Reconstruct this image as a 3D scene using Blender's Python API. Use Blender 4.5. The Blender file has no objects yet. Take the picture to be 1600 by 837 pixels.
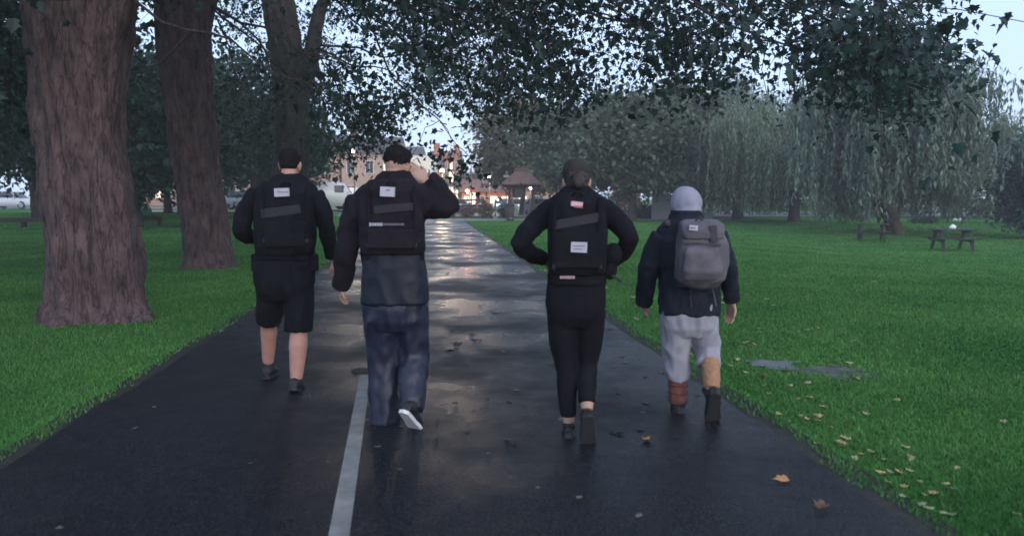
import bpy, bmesh, math, random
import numpy as np
from mathutils import Vector, Matrix, Euler, noise
rnd = random.Random(7)
rng = np.random.default_rng(7)
sc = bpy.context.scene
col = sc.collection
R = math.radians

# ------------------------------------------------------------------ camera
F, HZ, CAMZ = 1155.0, 310.0, 1.5
PITCH = math.atan((418.5 - HZ) / F)
cam_data = bpy.data.cameras.new("camera")
cam = bpy.data.objects.new("camera", cam_data)
col.objects.link(cam)
cam.location = (0, 0, CAMZ)
cam.rotation_euler = (R(90) - PITCH, 0, 0)
cam_data.sensor_width = 36
cam_data.lens = F / 1600 * 36
cam_data.clip_start = 0.05
cam_data.clip_end = 2000
cam_data.dof.use_dof = True
cam_data.dof.focus_distance = 9.0
cam_data.dof.aperture_fstop = 1.7
sc.camera = cam

# ------------------------------------------------------------------ dusk sky and soft sun
SUN_EL, SUN_ROT = R(20), R(150)
world = bpy.data.worlds.new("World")
sc.world = world
world.use_nodes = True
nt = world.node_tree
bg = nt.nodes["Background"]
sky = nt.nodes.new("ShaderNodeTexSky")
sky.sky_type = 'NISHITA'
sky.sun_disc = False
sky.sun_elevation = SUN_EL
sky.sun_rotation = SUN_ROT
sky.air_density = 1.0
sky.dust_density = 1.5
sky.ozone_density = 2.0
tc = nt.nodes.new("ShaderNodeTexCoord")
mp = nt.nodes.new("ShaderNodeMapping")
mp.inputs['Scale'].default_value = (1.0, 1.0, 3.5)
cn = nt.nodes.new("ShaderNodeTexNoise")
cn.inputs['Scale'].default_value = 2.2
cn.inputs['Detail'].default_value = 5
cr = nt.nodes.new("ShaderNodeValToRGB")
cr.color_ramp.elements[0].position = .38; cr.color_ramp.elements[0].color = (.74, .74, .74, 1)
cr.color_ramp.elements[1].position = .68; cr.color_ramp.elements[1].color = (.97, .97, .97, 1)
mx = nt.nodes.new("ShaderNodeMix"); mx.data_type = 'RGBA'
mx.inputs[7].default_value = (3.2, 4.1, 5.7, 1)          # a thin even layer of dusk cloud over the clear sky
nt.links.new(tc.outputs['Generated'], mp.inputs[0]); nt.links.new(mp.outputs[0], cn.inputs['Vector'])
nt.links.new(cn.outputs[0], cr.inputs[0]); nt.links.new(cr.outputs[0], mx.inputs[0])
nt.links.new(sky.outputs[0], mx.inputs[6]); nt.links.new(mx.outputs[2], bg.inputs['Color'])
bg.inputs['Strength'].default_value = 0.10

sun_d = bpy.data.lights.new("sun", 'SUN')
sun_d.energy = 0.5
sun_d.angle = R(40)
sun_d.color = (1.0, .93, .86)
sun = bpy.data.objects.new("sun", sun_d)
col.objects.link(sun)
sun.rotation_euler = Vector((math.sin(SUN_ROT) * math.cos(SUN_EL), math.cos(SUN_ROT) * math.cos(SUN_EL), math.sin(SUN_EL))).to_track_quat('Z', 'Y').to_euler()
sc.view_settings.view_transform = 'Standard'
sc.view_settings.look = 'None'
sc.view_settings.exposure = 1.4
sc.view_settings.gamma = 1.0
sc.render.engine = 'CYCLES'
sc.cycles.max_bounces = 6
sc.cycles.transparent_max_bounces = 8
sc.cycles.volume_bounces = 0
HAZE = 0.0018

# ------------------------------------------------------------------ geometry of the place
CP, SP = math.cos(PITCH), math.sin(PITCH)
def sm(a, b, x):
    t = min(1, max(0, (x - a) / (b - a)))
    return t * t * (3 - 2 * t)
def gz(x, y):
    """height of the ground: a bank rising to the street on the left, a shallow dip in the lawn on the right"""
    s = x + 0.105 * y
    up = 0.62 * sm(24, 52, y) * sm(-3.6, -9, s)
    dip = -0.34 * sm(5, 12, x) * sm(9, 22, y) * (1 - sm(32, 52, y))
    return up + dip
def ray(px, py):
    u, v = (px - 800) / F, (418.5 - py) / F
    return Vector((u, CP + v * SP, -SP + v * CP))
def W(px, py, Y):
    d = ray(px, py); t = Y / d.y
    return Vector((d.x * t, Y, CAMZ + d.z * t))
def G(px, py):
    d = ray(px, py); z = 0.0
    for _ in range(30):
        t = (CAMZ - z) / -d.z
        p = d * t
        z = z * .5 + .5 * gz(p.x, p.y)
    return Vector((p.x, p.y, gz(p.x, p.y)))

# ------------------------------------------------------------------ object helpers
def prop(o, label=None, cat=None, group=None, kind=None):
    if label: o['label'] = label
    if cat: o['category'] = cat
    if group: o['group'] = group
    if kind: o['kind'] = kind
    return o
def thing(name, label, cat, loc, group=None):
    o = bpy.data.objects.new(name, None)
    o.empty_display_size = .2
    col.objects.link(o); o.location = loc
    return prop(o, label, cat, group)
def origin(o):
    p = Vector((0, 0, 0))
    while o is not None:
        p += o.location; o = o.parent
    return p
def link(name, me, m, parent=None, smooth=False):
    o = bpy.data.objects.new(name, me)
    col.objects.link(o)
    if m is not None and not me.materials: me.materials.append(m)
    if parent is not None: o.parent = parent
    if smooth: me.polygons.foreach_set('use_smooth', [True] * len(me.polygons))
    return o
def copy_tree(o, parent=None):
    c = o.copy(); col.objects.link(c)
    if parent is not None: c.parent = parent
    for ch in list(o.children): copy_tree(ch, c)
    return c
def raw_mesh(name, verts, loops, starts):
    me = bpy.data.meshes.new(name)
    me.vertices.add(len(verts)); me.vertices.foreach_set('co', np.asarray(verts, np.float32).ravel())
    me.loops.add(len(loops)); me.loops.foreach_set('vertex_index', np.asarray(loops, np.int32))
    me.polygons.add(len(starts)); me.polygons.foreach_set('loop_start', np.asarray(starts, np.int32))
    me.update(calc_edges=True)
    return me

class MB:
    def __init__(s): s.v = []; s.f = []
    def loft(s, rings, caps=True):
        b = len(s.v); n = len(rings[0])
        for r in rings: s.v.extend(r)
        for i in range(len(rings) - 1):
            for j in range(n):
                k = (j + 1) % n
                s.f.append((b + i*n + j, b + i*n + k, b + (i+1)*n + k, b + (i+1)*n + j))
        if caps:
            s.f.append(tuple(b + j for j in reversed(range(n))))
            s.f.append(tuple(b + (len(rings)-1)*n + j for j in range(n)))
        return s
    def tube(s, pts, rad, n=10, flat=1.0, side=None):
        pts = [Vector(p) for p in pts]; rings = []
        if not hasattr(rad, '__len__'): rad = [rad] * len(pts)
        ref = Vector(side) if side is not None else None
        for i, p in enumerate(pts):
            t = (pts[min(i+1, len(pts)-1)] - pts[max(i-1, 0)]).normalized()
            if ref is None: ref = t.orthogonal()
            a = (ref - t * ref.dot(t))
            a = t.orthogonal() if a.length < 1e-5 else a
            a.normalize(); ref = a; bb = t.cross(a)
            rings.append([p + a * (rad[i] * math.cos(2*math.pi*j/n)) + bb * (rad[i] * flat * math.sin(2*math.pi*j/n)) for j in range(n)])
        return s.loft(rings)
    def ell(s, c, r, n=14, m=8, rot=None):
        c = Vector(c); rings = []
        for i in range(m + 1):
            th = math.pi * (i + .0) / m
            th = min(max(th, .08), math.pi - .08)
            ring = []
            for j in range(n):
                p = 2 * math.pi * j / n
                q = Vector((r[0]*math.sin(th)*math.cos(p), r[1]*math.sin(th)*math.sin(p), -r[2]*math.cos(th)))
                if rot is not None: q = rot @ q
                ring.append(c + q)
            rings.append(ring)
        return s.loft(rings)
    def srings(s, rings, n=28, e=2.6):
        """rings: (centre, half width x, half depth y) -> a lofted rounded-box column"""
        out = []
        for c, a, b in rings:
            ring = []
            for j in range(n):
                t = 2 * math.pi * j / n
                ct, st = math.cos(t), math.sin(t)
                ring.append(Vector(c) + Vector((a * math.copysign(abs(ct)**(2/e), ct), b * math.copysign(abs(st)**(2/e), st), 0)))
            out.append(ring)
        if out[0][0].z > out[-1][0].z: out.reverse()
        return s.loft(out)
    def box(s, c, h, rot=None):
        c = Vector(c); b = len(s.v)
        for dz in (-1, 1):
            for dx, dy in ((-1, -1), (1, -1), (1, 1), (-1, 1)):
                q = Vector((dx*h[0], dy*h[1], dz*h[2]))
                if rot is not None: q = rot @ q
                s.v.append(c + q)
        s.f += [(b+3, b+2, b+1, b), (b+4, b+5, b+6, b+7)]
        for i in range(4):
            j = (i + 1) % 4
            s.f.append((b+i, b+j, b+4+j, b+4+i))
        return s
    def bar(s, p, q, w, h, up=(0, 0, 1)):
        p, q = Vector(p), Vector(q); d = (q - p); L = d.length; d.normalize()
        a = d.cross(Vector(up))
        a = d.orthogonal() if a.length < 1e-4 else a
        a.normalize(); u = a.cross(d)
        rot = Matrix((a, d, u)).transposed()
        return s.box((p + q) / 2, (w/2, L/2, h/2), rot)
    def poly(s, pts):
        b = len(s.v); s.v.extend(Vector(p) for p in pts); s.f.append(tuple(range(b, b + len(pts)))); return s
    def prism(s, pts, d):
        """an outline given thickness along d"""
        d = Vector(d); s.loft([[Vector(p) for p in pts], [Vector(p) + d for p in pts]]); return s
    def mesh(s, name, off=Vector((0, 0, 0))):
        me = bpy.data.meshes.new(name)
        me.from_pydata([tuple(v - off) for v in s.v], [], s.f)
        bm = bmesh.new(); bm.from_mesh(me); bmesh.ops.recalc_face_normals(bm, faces=bm.faces); bm.to_mesh(me); bm.free()
        return me
    def build(s, name, m, parent=None, smooth=False):
        off = origin(parent) if parent is not None else Vector((0, 0, 0))
        return link(name, s.mesh(name, off), m, parent, smooth)

def fold_noise(me, amp, scale, seed=0.0, octs=2):
    n = len(me.vertices)
    co = np.empty(n*3, np.float32); me.vertices.foreach_get('co', co); co = co.reshape(-1, 3)
    no = np.empty(n*3, np.float32); me.vertices.foreach_get('normal', no); no = no.reshape(-1, 3)
    d = np.empty(n, np.float32)
    sx, sy, sz = scale
    for i in range(n):
        x, y, z = co[i]
        a = noise.noise((x*sx + seed, y*sy + seed*.7, z*sz - seed))
        v = 1 - abs(a) * 2.4
        if octs > 1: v = v*.7 + .5*noise.noise((x*sx*2.3 + seed, y*sy*2.3, z*sz*2.3))
        d[i] = v
    co += no * (d * amp)[:, None]
    me.vertices.foreach_set('co', co.ravel()); me.update()

def organic(name, mb, m, parent, voxel=.012, smooth=5, fold=None, clip=None):
    """grow the pieces of mb together into one continuous skin"""
    off = origin(parent)
    me = mb.mesh(name, off)
    tmp = bpy.data.objects.new(name, me); col.objects.link(tmp)
    r = tmp.modifiers.new('r', 'REMESH'); r.mode = 'VOXEL'; r.voxel_size = voxel
    if smooth:
        s = tmp.modifiers.new('s', 'SMOOTH'); s.factor = .5; s.iterations = smooth
    dg = bpy.context.evaluated_depsgraph_get()
    new = bpy.data.meshes.new_from_object(tmp.evaluated_get(dg))
    bpy.data.objects.remove(tmp); bpy.data.meshes.remove(me)
    new.name = name
    if fold: fold_noise(new, *fold)
    new.materials.clear()
    return link(name, new, m, parent, True)

# ------------------------------------------------------------------ materials
def nodes_of(name):
    m = bpy.data.materials.new(name); m.use_nodes = True
    n = m.node_tree.nodes; return m, n, m.node_tree.links, n['Principled BSDF']
def mat(name, c, rough=.7, var=.25, scale=8.0, bump=.0, bscale=60.0, spec=.4, c2=None, coords='Object', detail=4, stretch=None, island=0.0, metal=0.0):
    m, n, l, b = nodes_of(name)
    b.inputs['Roughness'].default_value = rough
    b.inputs['Specular IOR Level'].default_value = spec
    b.inputs['Metallic'].default_value = metal
    t = n.new('ShaderNodeTexCoord'); vec = t.outputs[coords]
    if stretch:
        mpn = n.new('ShaderNodeMapping'); mpn.inputs['Scale'].default_value = stretch
        l.new(vec, mpn.inputs[0]); vec = mpn.outputs[0]
    nz = n.new('ShaderNodeTexNoise'); nz.inputs['Scale'].default_value = scale; nz.inputs['Detail'].default_value = detail; nz.inputs['Roughness'].default_value = .5 if detail < 8 else .68
    l.new(vec, nz.inputs['Vector'])
    rp = n.new('ShaderNodeValToRGB')
    if c2 is None: c2 = [min(1, x*(1+var)) for x in c]; c = [x*(1-var) for x in c]
    rp.color_ramp.elements[0].position = .3; rp.color_ramp.elements[1].position = .7
    rp.color_ramp.elements[0].color = (*c, 1); rp.color_ramp.elements[1].color = (*c2, 1)
    l.new(nz.outputs[0], rp.inputs[0]); out = rp.outputs[0]
    if island:
        g = n.new('ShaderNodeNewGeometry'); h = n.new('ShaderNodeHueSaturation')
        mr = n.new('ShaderNodeMapRange'); mr.inputs[3].default_value = 1 - island; mr.inputs[4].default_value = 1 + island
        l.new(g.outputs['Random Per Island'], mr.inputs[0]); l.new(mr.outputs[0], h.inputs['Value'])
        l.new(out, h.inputs['Color']); out = h.outputs[0]
    l.new(out, b.inputs['Base Color'])
    if bump:
        bz = n.new('ShaderNodeTexNoise'); bz.inputs['Scale'].default_value = bscale; bz.inputs['Detail'].default_value = 3
        l.new(vec, bz.inputs['Vector'])
        bp = n.new('ShaderNodeBump'); bp.inputs['Strength'].default_value = bump; bp.inputs['Distance'].default_value = .02
        l.new(bz.outputs[0], bp.inputs['Height']); l.new(bp.outputs[0], b.inputs['Normal'])
    return m
def leaf_mat(name, c, c2, island=.6, rough=.55, trans=.3, scale=.35):
    m = mat(name, c, rough, 0, scale, c2=c2, island=island, spec=.35)
    b = m.node_tree.nodes['Principled BSDF']
    if trans:
        n, l = m.node_tree.nodes, m.node_tree.links
        tr = n.new('ShaderNodeBsdfTranslucent'); mxs = n.new('ShaderNodeMixShader'); mxs.inputs[0].default_value = trans
        src = b.inputs['Base Color'].links[0].from_socket
        l.new(src, tr.inputs['Color']); l.new(b.outputs[0], mxs.inputs[1]); l.new(tr.outputs[0], mxs.inputs[2])
        l.new(mxs.outputs[0], n['Material Output'].inputs[0])
    return m
def glow_mat(name, c, strength):
    m, n, l, b = nodes_of(name)
    b.inputs['Base Color'].default_value = (*[min(1, x) for x in c], 1)
    b.inputs['Emission Color'].default_value = (*c, 1)
    b.inputs['Emission Strength'].default_value = strength
    return m

M = {}
M['skin'] = mat('skin', (.42, .25, .19), .5, .12, 14, .15, 300)
M['skin_red'] = mat('flushed skin', (.45, .23, .18), .5, .12, 14, .15, 300)
M['black_cloth'] = mat('black cloth', (.008, .0075, .011), .85, .3, 9, .25, 500, spec=.12)
M['black_vest'] = mat('black nylon', (.007, .0068, .010), .7, .3, 12, .35, 350, spec=.12)
M['plum_cloth'] = mat('purple black cloth', (.014, .0105, .0155), .8, .25, 8, .3, 500, spec=.12)
M['navy_rain'] = mat('navy rain fabric', (.0115, .0135, .034), .45, .10, 6, .2, 180, spec=.5)
M['rain_dark'] = mat('dark navy rain fabric', (.0078, .0090, .021), .5, .1, 6, .2, 180, spec=.3)
M['leaf_grey'] = mat('faded leaf scrap', (.10, .09, .075), .6, .25, 20)
M['blue_black'] = mat('blue black fabric', (.016, .019, .030), .6, .3, 9, .25, 420)
M['legging'] = mat('black legging fabric', (.0072, .0068, .0105), .8, .25, 14, .2, 500, spec=.12)
M['navy_jacket'] = mat('navy shell jacket', (.011, .0145, .024), .62, .3, 8, .25, 300, spec=.12)
M['pale_trousers'] = mat('pale grey cotton', (.30, .29, .34), .85, .15, 9, .3, 450)
M['hood'] = mat('grey fleece', (.27, .27, .33), .9, .08, 25, .35, 500)
M['pack'] = mat('grey pack canvas', (.105, .092, .11), .75, .3, 7, .35, 300)
M['pack_dark'] = mat('dark pack webbing', (.045, .04, .05), .75, .2, 12, .2, 300)
M['boot'] = mat('black boot leather', (.014, .013, .017), .5, .3, 20, .2, 200)
M['sole'] = mat('dark rubber', (.02, .02, .022), .7, .2, 30)
M['white_sole'] = mat('white rubber', (.6, .6, .62), .6, .08, 30)
M['red_boot'] = mat('red brown leather', (.17, .05, .03), .5, .35, 18, .25, 160)
M['tan_sock'] = mat('tan wool', (.36, .19, .11), .9, .15, 40, .4, 300)
M['hair_dark'] = mat('dark hair', (.009, .007, .008), .7, .3, 50, .5, 220, stretch=(1, 1, .3), spec=.12)
M['hair_brown'] = mat('brown hair', (.035, .022, .018), .55, .35, 50, .5, 220, stretch=(1, 1, .3))
M['cap'] = mat('faded olive cap', (.026, .020, .019), .85, .15, 20, .25, 400)
M['patch'] = mat('white patch', (.44, .42, .49), .7, .06, 40)
M['patch_ink'] = mat('patch print', (.16, .15, .19), .7, .1, 40)
M['pale_red'] = mat('red and white patch', (.62, .38, .42), .7, .1, 30)
M['red_print'] = mat('red print', (.42, .10, .12), .7, .1, 30)
M['band'] = mat('grey webbing band', (.034, .031, .038), .65, .2, 25, .2, 300, spec=.12)
M['eye'] = mat('eye', (.5, .5, .5), .2, .1, 30)
M['lip'] = mat('lip', (.30, .12, .10), .5, .1, 30)
M['steel'] = mat('dull steel', (.35, .35, .36), .35, .1, 20, metal=.8)
M['bark'] = mat('plane bark', (.026, .017, .019), .92, 0, 8, 1.0, 26, c2=(.155, .098, .102), stretch=(1, 1, .38), detail=12)
bm_ = M['bark']; _n, _l = bm_.node_tree.nodes, bm_.node_tree.links; _b = _n['Principled BSDF']
_t = _n.new('ShaderNodeTexCoord'); _m = _n.new('ShaderNodeMapping'); _m.inputs['Scale'].default_value = (1, 1, .14); _l.new(_t.outputs['Object'], _m.inputs[0])
_z = _n.new('ShaderNodeTexNoise'); _z.inputs['Scale'].default_value = 13; _z.inputs['Detail'].default_value = 5; _l.new(_m.outputs[0], _z.inputs['Vector'])
_r = _n.new('ShaderNodeValToRGB'); _r.color_ramp.elements[0].position = .47; _r.color_ramp.elements[0].color = (1, 1, 1, 1); _r.color_ramp.elements[1].position = .54; _r.color_ramp.elements[1].color = (1, 1, 1, 1)
_e = _r.color_ramp.elements.new(.505); _e.color = (.46, .43, .43, 1); _l.new(_z.outputs[0], _r.inputs[0])
_x = _n.new('ShaderNodeMix'); _x.data_type = 'RGBA'; _x.blend_type = 'MULTIPLY'; _x.inputs[0].default_value = 1
_src = _b.inputs['Base Color'].links[0].from_socket; _l.new(_src, _x.inputs[6]); _l.new(_r.outputs[0], _x.inputs[7]); _l.new(_x.outputs[2], _b.inputs['Base Color'])
_p = _n.new('ShaderNodeBump'); _p.inputs['Strength'].default_value = .6; _p.inputs['Distance'].default_value = .03; _l.new(_r.outputs[0], _p.inputs['Height'])
_l.new(_b.inputs['Normal'].links[0].from_socket, _p.inputs['Normal']); _l.new(_p.outputs[0], _b.inputs['Normal'])
M['bark_dark'] = mat('dark bark', (.030, .024, .022), .9, 0, 6, .5, 40, c2=(.075, .06, .055), stretch=(1, 1, .4), detail=6)
M['twig'] = mat('twig', (.028, .023, .02), .9, .3, 10)
M['plane_leaf'] = leaf_mat('plane leaf', (.018, .041, .036), (.034, .062, .053))
M['plane_leaf_green'] = leaf_mat('greener plane leaf', (.020, .042, .022), (.034, .066, .034))  # greener leaf tint for the farther plane trees
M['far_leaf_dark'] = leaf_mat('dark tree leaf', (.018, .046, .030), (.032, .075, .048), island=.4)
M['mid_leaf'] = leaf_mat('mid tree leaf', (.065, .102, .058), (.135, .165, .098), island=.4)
M['warm_leaf'] = leaf_mat('autumn tinged leaf', (.105, .095, .05), (.17, .135, .075), island=.4)
M['willow_leaf'] = leaf_mat('willow leaf', (.15, .205, .125), (.24, .29, .195), island=.4)
M['willow_leaf_dark'] = leaf_mat('bluish willow leaf', (.125, .18, .14), (.21, .26, .205), island=.4)
M['conifer_leaf'] = leaf_mat('blue green conifer', (.018, .055, .052), (.034, .088, .08), island=.35)
M['hedge_leaf'] = leaf_mat('hedge leaf', (.045, .068, .045), (.09, .11, .07), island=.4)
M['brown_leaf'] = leaf_mat('brown hedge leaf', (.15, .075, .05), (.26, .14, .09), island=.4)
M['wood'] = mat('weathered timber', (.055, .04, .035), .8, .35, 6, .3, 40, stretch=(1, 1, 6))
M['wood_pale'] = mat('pale timber', (.22, .17, .14), .8, .2, 6, .3, 40)
M['wood_green'] = mat('mossy table timber', (.035, .042, .036), .8, .3, 6, .3, 40)
M['roof_tile'] = mat('red brown roof tile', (.14, .075, .06), .8, .3, 3, .3, 12)
M['slate'] = mat('dark slate', (.07, .06, .065), .7, .25, 3, .2, 12)
M['white_paint'] = mat('white paint', (.72, .70, .66), .6, .06, 3)
M['pink_wall'] = mat('pink rendered wall', (.46, .26, .21), .8, .12, 2, .1, 20)
M['cream_wall'] = mat('cream rendered wall', (.48, .31, .25), .8, .1, 2, .1, 20)
M['pale_wall'] = mat('pale grey wall', (.42, .42, .44), .8, .1, 2, .1, 20)
M['tarmac_road'] = mat('street tarmac', (.06, .06, .062), .6, .2, 3)
M['paving'] = mat('grey paving', (.16, .15, .15), .6, .2, 3)
M['window'] = mat('window glass', (.03, .035, .045), .15, .2, 5, spec=.8)
M['lit_window'] = glow_mat('lit window', (1.0, .76, .55), .75)
M['lamp_warm'] = glow_mat('warm lamp', (1.0, .72, .42), 4)
M['lamp_white'] = glow_mat('white lamp', (1.0, .90, .78), 4)
M['lamp_orange'] = glow_mat('orange lamp', (1.0, .42, .16), 6)
M['red_paint'] = mat('red paint', (.42, .03, .03), .4, .1, 5)
M['car_white'] = mat('white car paint', (.66, .66, .68), .3, .04, 3, spec=.6)
M['car_blue'] = mat('pale blue car paint', (.26, .36, .52), .3, .05, 3, spec=.6)
M['car_red'] = mat('dull red car paint', (.26, .06, .06), .35, .08, 3, spec=.6)
M['car_grey'] = mat('silver car paint', (.36, .36, .40), .3, .05, 3, spec=.6)
M['tyre'] = mat('tyre', (.018, .018, .018), .8, .1, 20)
M['rim'] = mat('wheel rim', (.35, .35, .36), .35, .1, 20)
M['tail'] = mat('tail lamp lens', (.45, .03, .02), .3, .1, 20)
M['clear_lens'] = mat('clear lamp lens', (.7, .7, .7), .2, .05, 20)
M['sign_white'] = mat('white sign face', (.78, .78, .78), .5, .03, 20)
M['leaf_yellow'] = mat('fallen yellow leaf', (.34, .24, .08), .6, .2, 20, c2=(.46, .36, .17))
M['leaf_pale'] = mat('fallen pale leaf', (.26, .23, .12), .6, .2, 20, c2=(.40, .36, .22))
M['leaf_brown'] = mat('fallen brown leaf', (.10, .05, .03), .5, .3, 20)
M['leaf_orange'] = mat('fallen orange leaf', (.42, .19, .06), .5, .2, 20)
M['leaf_wet'] = mat('dark wet leaf', (.018, .014, .013), .35, .3, 20)
# ================================================================== ground, path, lawn
def edge_x(pts, y):
    for (a, b) in zip(pts, pts[1:]):
        if y <= b[1] or b is pts[-1]:
            t = (y - a[1]) / (b[1] - a[1]); return a[0] + t * (b[0] - a[0])
LEFT = [(p.x, p.y) for p in (G(0, 735), G(395, 490), G(560, 388), G(636, 342))]
RIGHT = [(p.x, p.y) for p in (G(1440, 837), G(1110, 610), G(960, 510), G(833, 421), G(731, 350))]
Y_END = 50.0
def lx(y): return edge_x(LEFT, y) + .05 * noise.noise((3, y * .9, 0)) + .03 * noise.noise((3, y * 3.1, 5))
def rx(y): return edge_x(RIGHT, y) + .05 * noise.noise((9, y * .9, 0)) + .04 * noise.noise((9, y * 3.1, 5))

def grid_axis(a, b, fine0, fine1, step, grow=1.18):
    out = list(np.arange(fine0, fine1 + 1e-6, step)); s = step; x = fine1
    while x < b: s *= grow; x += s; out.append(x)
    s = step; x = fine0
    while x > a: s *= grow; x -= s; out.insert(0, x)
    return out
gx, gy = grid_axis(-500, 500, -14, 20, .6), grid_axis(-30, 900, 0, 56, .8)
gv = [(x, y, gz(x, y)) for y in gy for x in gx]
nx = len(gx)
gf = [(j*nx+i, j*nx+i+1, (j+1)*nx+i+1, (j+1)*nx+i) for j in range(len(gy)-1) for i in range(nx-1)]
me = bpy.data.meshes.new('ground'); me.from_pydata(gv, [], gf)
m = mat('lawn', (.036, .130, .029), 1.0, 0, 1.1, .6, 30, spec=.0, c2=(.075, .225, .052), detail=12)
M['lawn'] = m
prop(link('ground', me, m, smooth=True), kind='structure')

def strip(name, fa, fb, ys, z, m, n=1):
    v, f = [], []
    for y in ys:
        a, b = fa(y), fb(y)
        for k in range(n + 1):
            x = a + (b - a) * k / n
            v.append((x, y, gz(x, y) + z))
    w = n + 1
    for j in range(len(ys) - 1):
        for k in range(n): f.append((j*w+k, j*w+k+1, (j+1)*w+k+1, (j+1)*w+k))
    me = bpy.data.meshes.new(name); me.from_pydata(v, [], f)
    return prop(link(name, me, m, smooth=True), kind='structure')

# wet asphalt: dark aggregate, films of water of uneven smoothness
m, n, l, b = nodes_of('wet asphalt')
t = n.new('ShaderNodeTexCoord')
big = n.new('ShaderNodeTexNoise'); big.inputs['Scale'].default_value = .55; big.inputs['Detail'].default_value = 5; big.inputs['Roughness'].default_value = .62
l.new(t.outputs['Object'], big.inputs['Vector'])
rr = n.new('ShaderNodeValToRGB'); rr.color_ramp.elements[0].position = .42; rr.color_ramp.elements[1].position = .60
rr.color_ramp.elements[0].color = (.24,)*3 + (1,); rr.color_ramp.elements[1].color = (.58,)*3 + (1,)
l.new(big.outputs[0], rr.inputs[0]); l.new(rr.outputs[0], b.inputs['Roughness'])
fine = n.new('ShaderNodeTexNoise'); fine.inputs['Scale'].default_value = 95; fine.inputs['Detail'].default_value = 3
l.new(t.outputs['Object'], fine.inputs['Vector'])
cr2 = n.new('ShaderNodeValToRGB'); cr2.color_ramp.elements[0].position = .42; cr2.color_ramp.elements[1].position = .74
cr2.color_ramp.elements[0].color = (.0035, .004, .0065, 1); cr2.color_ramp.elements[1].color = (.046, .047, .056, 1)
l.new(fine.outputs[0], cr2.inputs[0])
mul = n.new('ShaderNodeMix'); mul.data_type = 'RGBA'; mul.blend_type = 'MULTIPLY'; mul.inputs[0].default_value = .6
l.new(cr2.outputs[0], mul.inputs[6])
st = n.new('ShaderNodeValToRGB'); st.color_ramp.elements[0].position = .35; st.color_ramp.elements[0].color = (.55,)*3 + (1,); st.color_ramp.elements[1].position = .62
l.new(big.outputs[0], st.inputs[0]); l.new(st.outputs[0], mul.inputs[7]); l.new(mul.outputs[2], b.inputs['Base Color'])
bp = n.new('ShaderNodeBump'); bp.inputs['Strength'].default_value = .55; bp.inputs['Distance'].default_value = .008
l.new(fine.outputs[0], bp.inputs['Height'])
und = n.new('ShaderNodeTexNoise'); und.inputs['Scale'].default_value = 2.6; und.inputs['Detail'].default_value = 3
l.new(t.outputs['Object'], und.inputs['Vector'])
bp2 = n.new('ShaderNodeBump'); bp2.inputs['Strength'].default_value = .25; bp2.inputs['Distance'].default_value = .02
l.new(und.outputs[0], bp2.inputs['Height']); l.new(bp.outputs[0], bp2.inputs['Normal']); l.new(bp2.outputs[0], b.inputs['Normal'])
b.inputs['Specular IOR Level'].default_value = .11
M['asphalt'] = m
M['soil'] = mat('wet dark soil', (.010, .010, .009), .8, 0, 14, .6, 60, c2=(.03, .028, .02))
M['line'] = mat('worn white line', (.12, .115, .11), .7, 0, 5, .2, 90, c2=(.27, .26, .25), detail=9)
ys = [-3 + .25*i for i in range(int((Y_END + 3) / .25) + 1)]
strip('path_edge_soil', lambda y: lx(y) - .18 - .05*noise.noise((y*2, 1, 1)), lambda y: rx(y) + .20 + .06*noise.noise((y*2.2, 7, 1)), ys, .003, M['soil'], 8)
strip('path', lx, rx, ys, .008, M['asphalt'], 8)
la, lb = G(530, 837), G(571, 588)
def line_x(y): return la.x + (lb.x - la.x) * (y - la.y) / (lb.y - la.y)
strip('painted_line', lambda y: line_x(y) - .047, lambda y: line_x(y) + .047, [-2 + i*.2 for i in range(int((lb.y+2)/.2))] + [lb.y], .012, M['line'])
# footway crossing in front of the gate, and the street behind it
strip('cross_path', lambda y: lx(Y_END) - 26, lambda y: rx(Y_END) + 20, [50.0, 51, 52, 53, 54, 55.0], .008, M['paving'], 30)
strip('pavement', lambda y: -70, lambda y: 60, [59.0, 60, 61, 62.0], .10, M['paving'], 60)
strip('road', lambda y: -90, lambda y: 80, [62.0, 64, 68, 72, 76, 80, 84.0], .012, M['tarmac_road'], 80)

# sunk cover where the white line begins
c = G(563, 580)
cv = thing('surface_cover', 'small round dark iron cover where the white line on the path begins', 'drain cover', c)
mb = MB().tube([c + Vector((0, 0, .006)), c + Vector((0, 0, .016))], [.058, .058], 24); mb.build('lid', M['soil'], cv)
ring = MB()
o = [c + Vector((math.cos(a)*.07, math.sin(a)*.07, .010)) for a in [2*math.pi*i/28 for i in range(29)]]
ring.tube(o, .008, 6); ring.build('frame', M['wood'], cv)

# wet hollow and bare muddy patch in the lawn
def blob_sheet(name, c, a, b, rot, z, m, seed):
    v = [(c.x, c.y, gz(c.x, c.y) + z)]; N = 48
    for k in range(1, 5):
        for i in range(N):
            t = 2*math.pi*i/N; r = (k/4) * (1 + .75*noise.noise((math.cos(t)*1.6 + seed, math.sin(t)*1.6, seed)) + (.30)*noise.noise((math.cos(t)*5 + seed, math.sin(t)*5, seed)))
            x, y = a*r*math.cos(t), b*r*math.sin(t)
            x, y = c.x + x*math.cos(rot) - y*math.sin(rot), c.y + x*math.sin(rot) + y*math.cos(rot)
            v.append((x, y, gz(x, y) + z + (.012*(1-k/4) if 'mud' in name else 0)))
    f = [(0, 1+i, 1+(i+1) % N) for i in range(N)]
    for k in range(3):
        for i in range(N): f.append((1+k*N+i, 1+(k+1)*N+i, 1+(k+1)*N+(i+1) % N, 1+k*N+(i+1) % N))
    me = bpy.data.meshes.new(name); me.from_pydata(v, [], f)
    return prop(link(name, me, m, smooth=True), kind='structure')
pc, mc = G(1207, 570), G(1302, 580)
M['puddle'] = mat('shallow puddle', (.04, .045, .045), .28, .3, 6, .5, 22, spec=.35)
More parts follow.
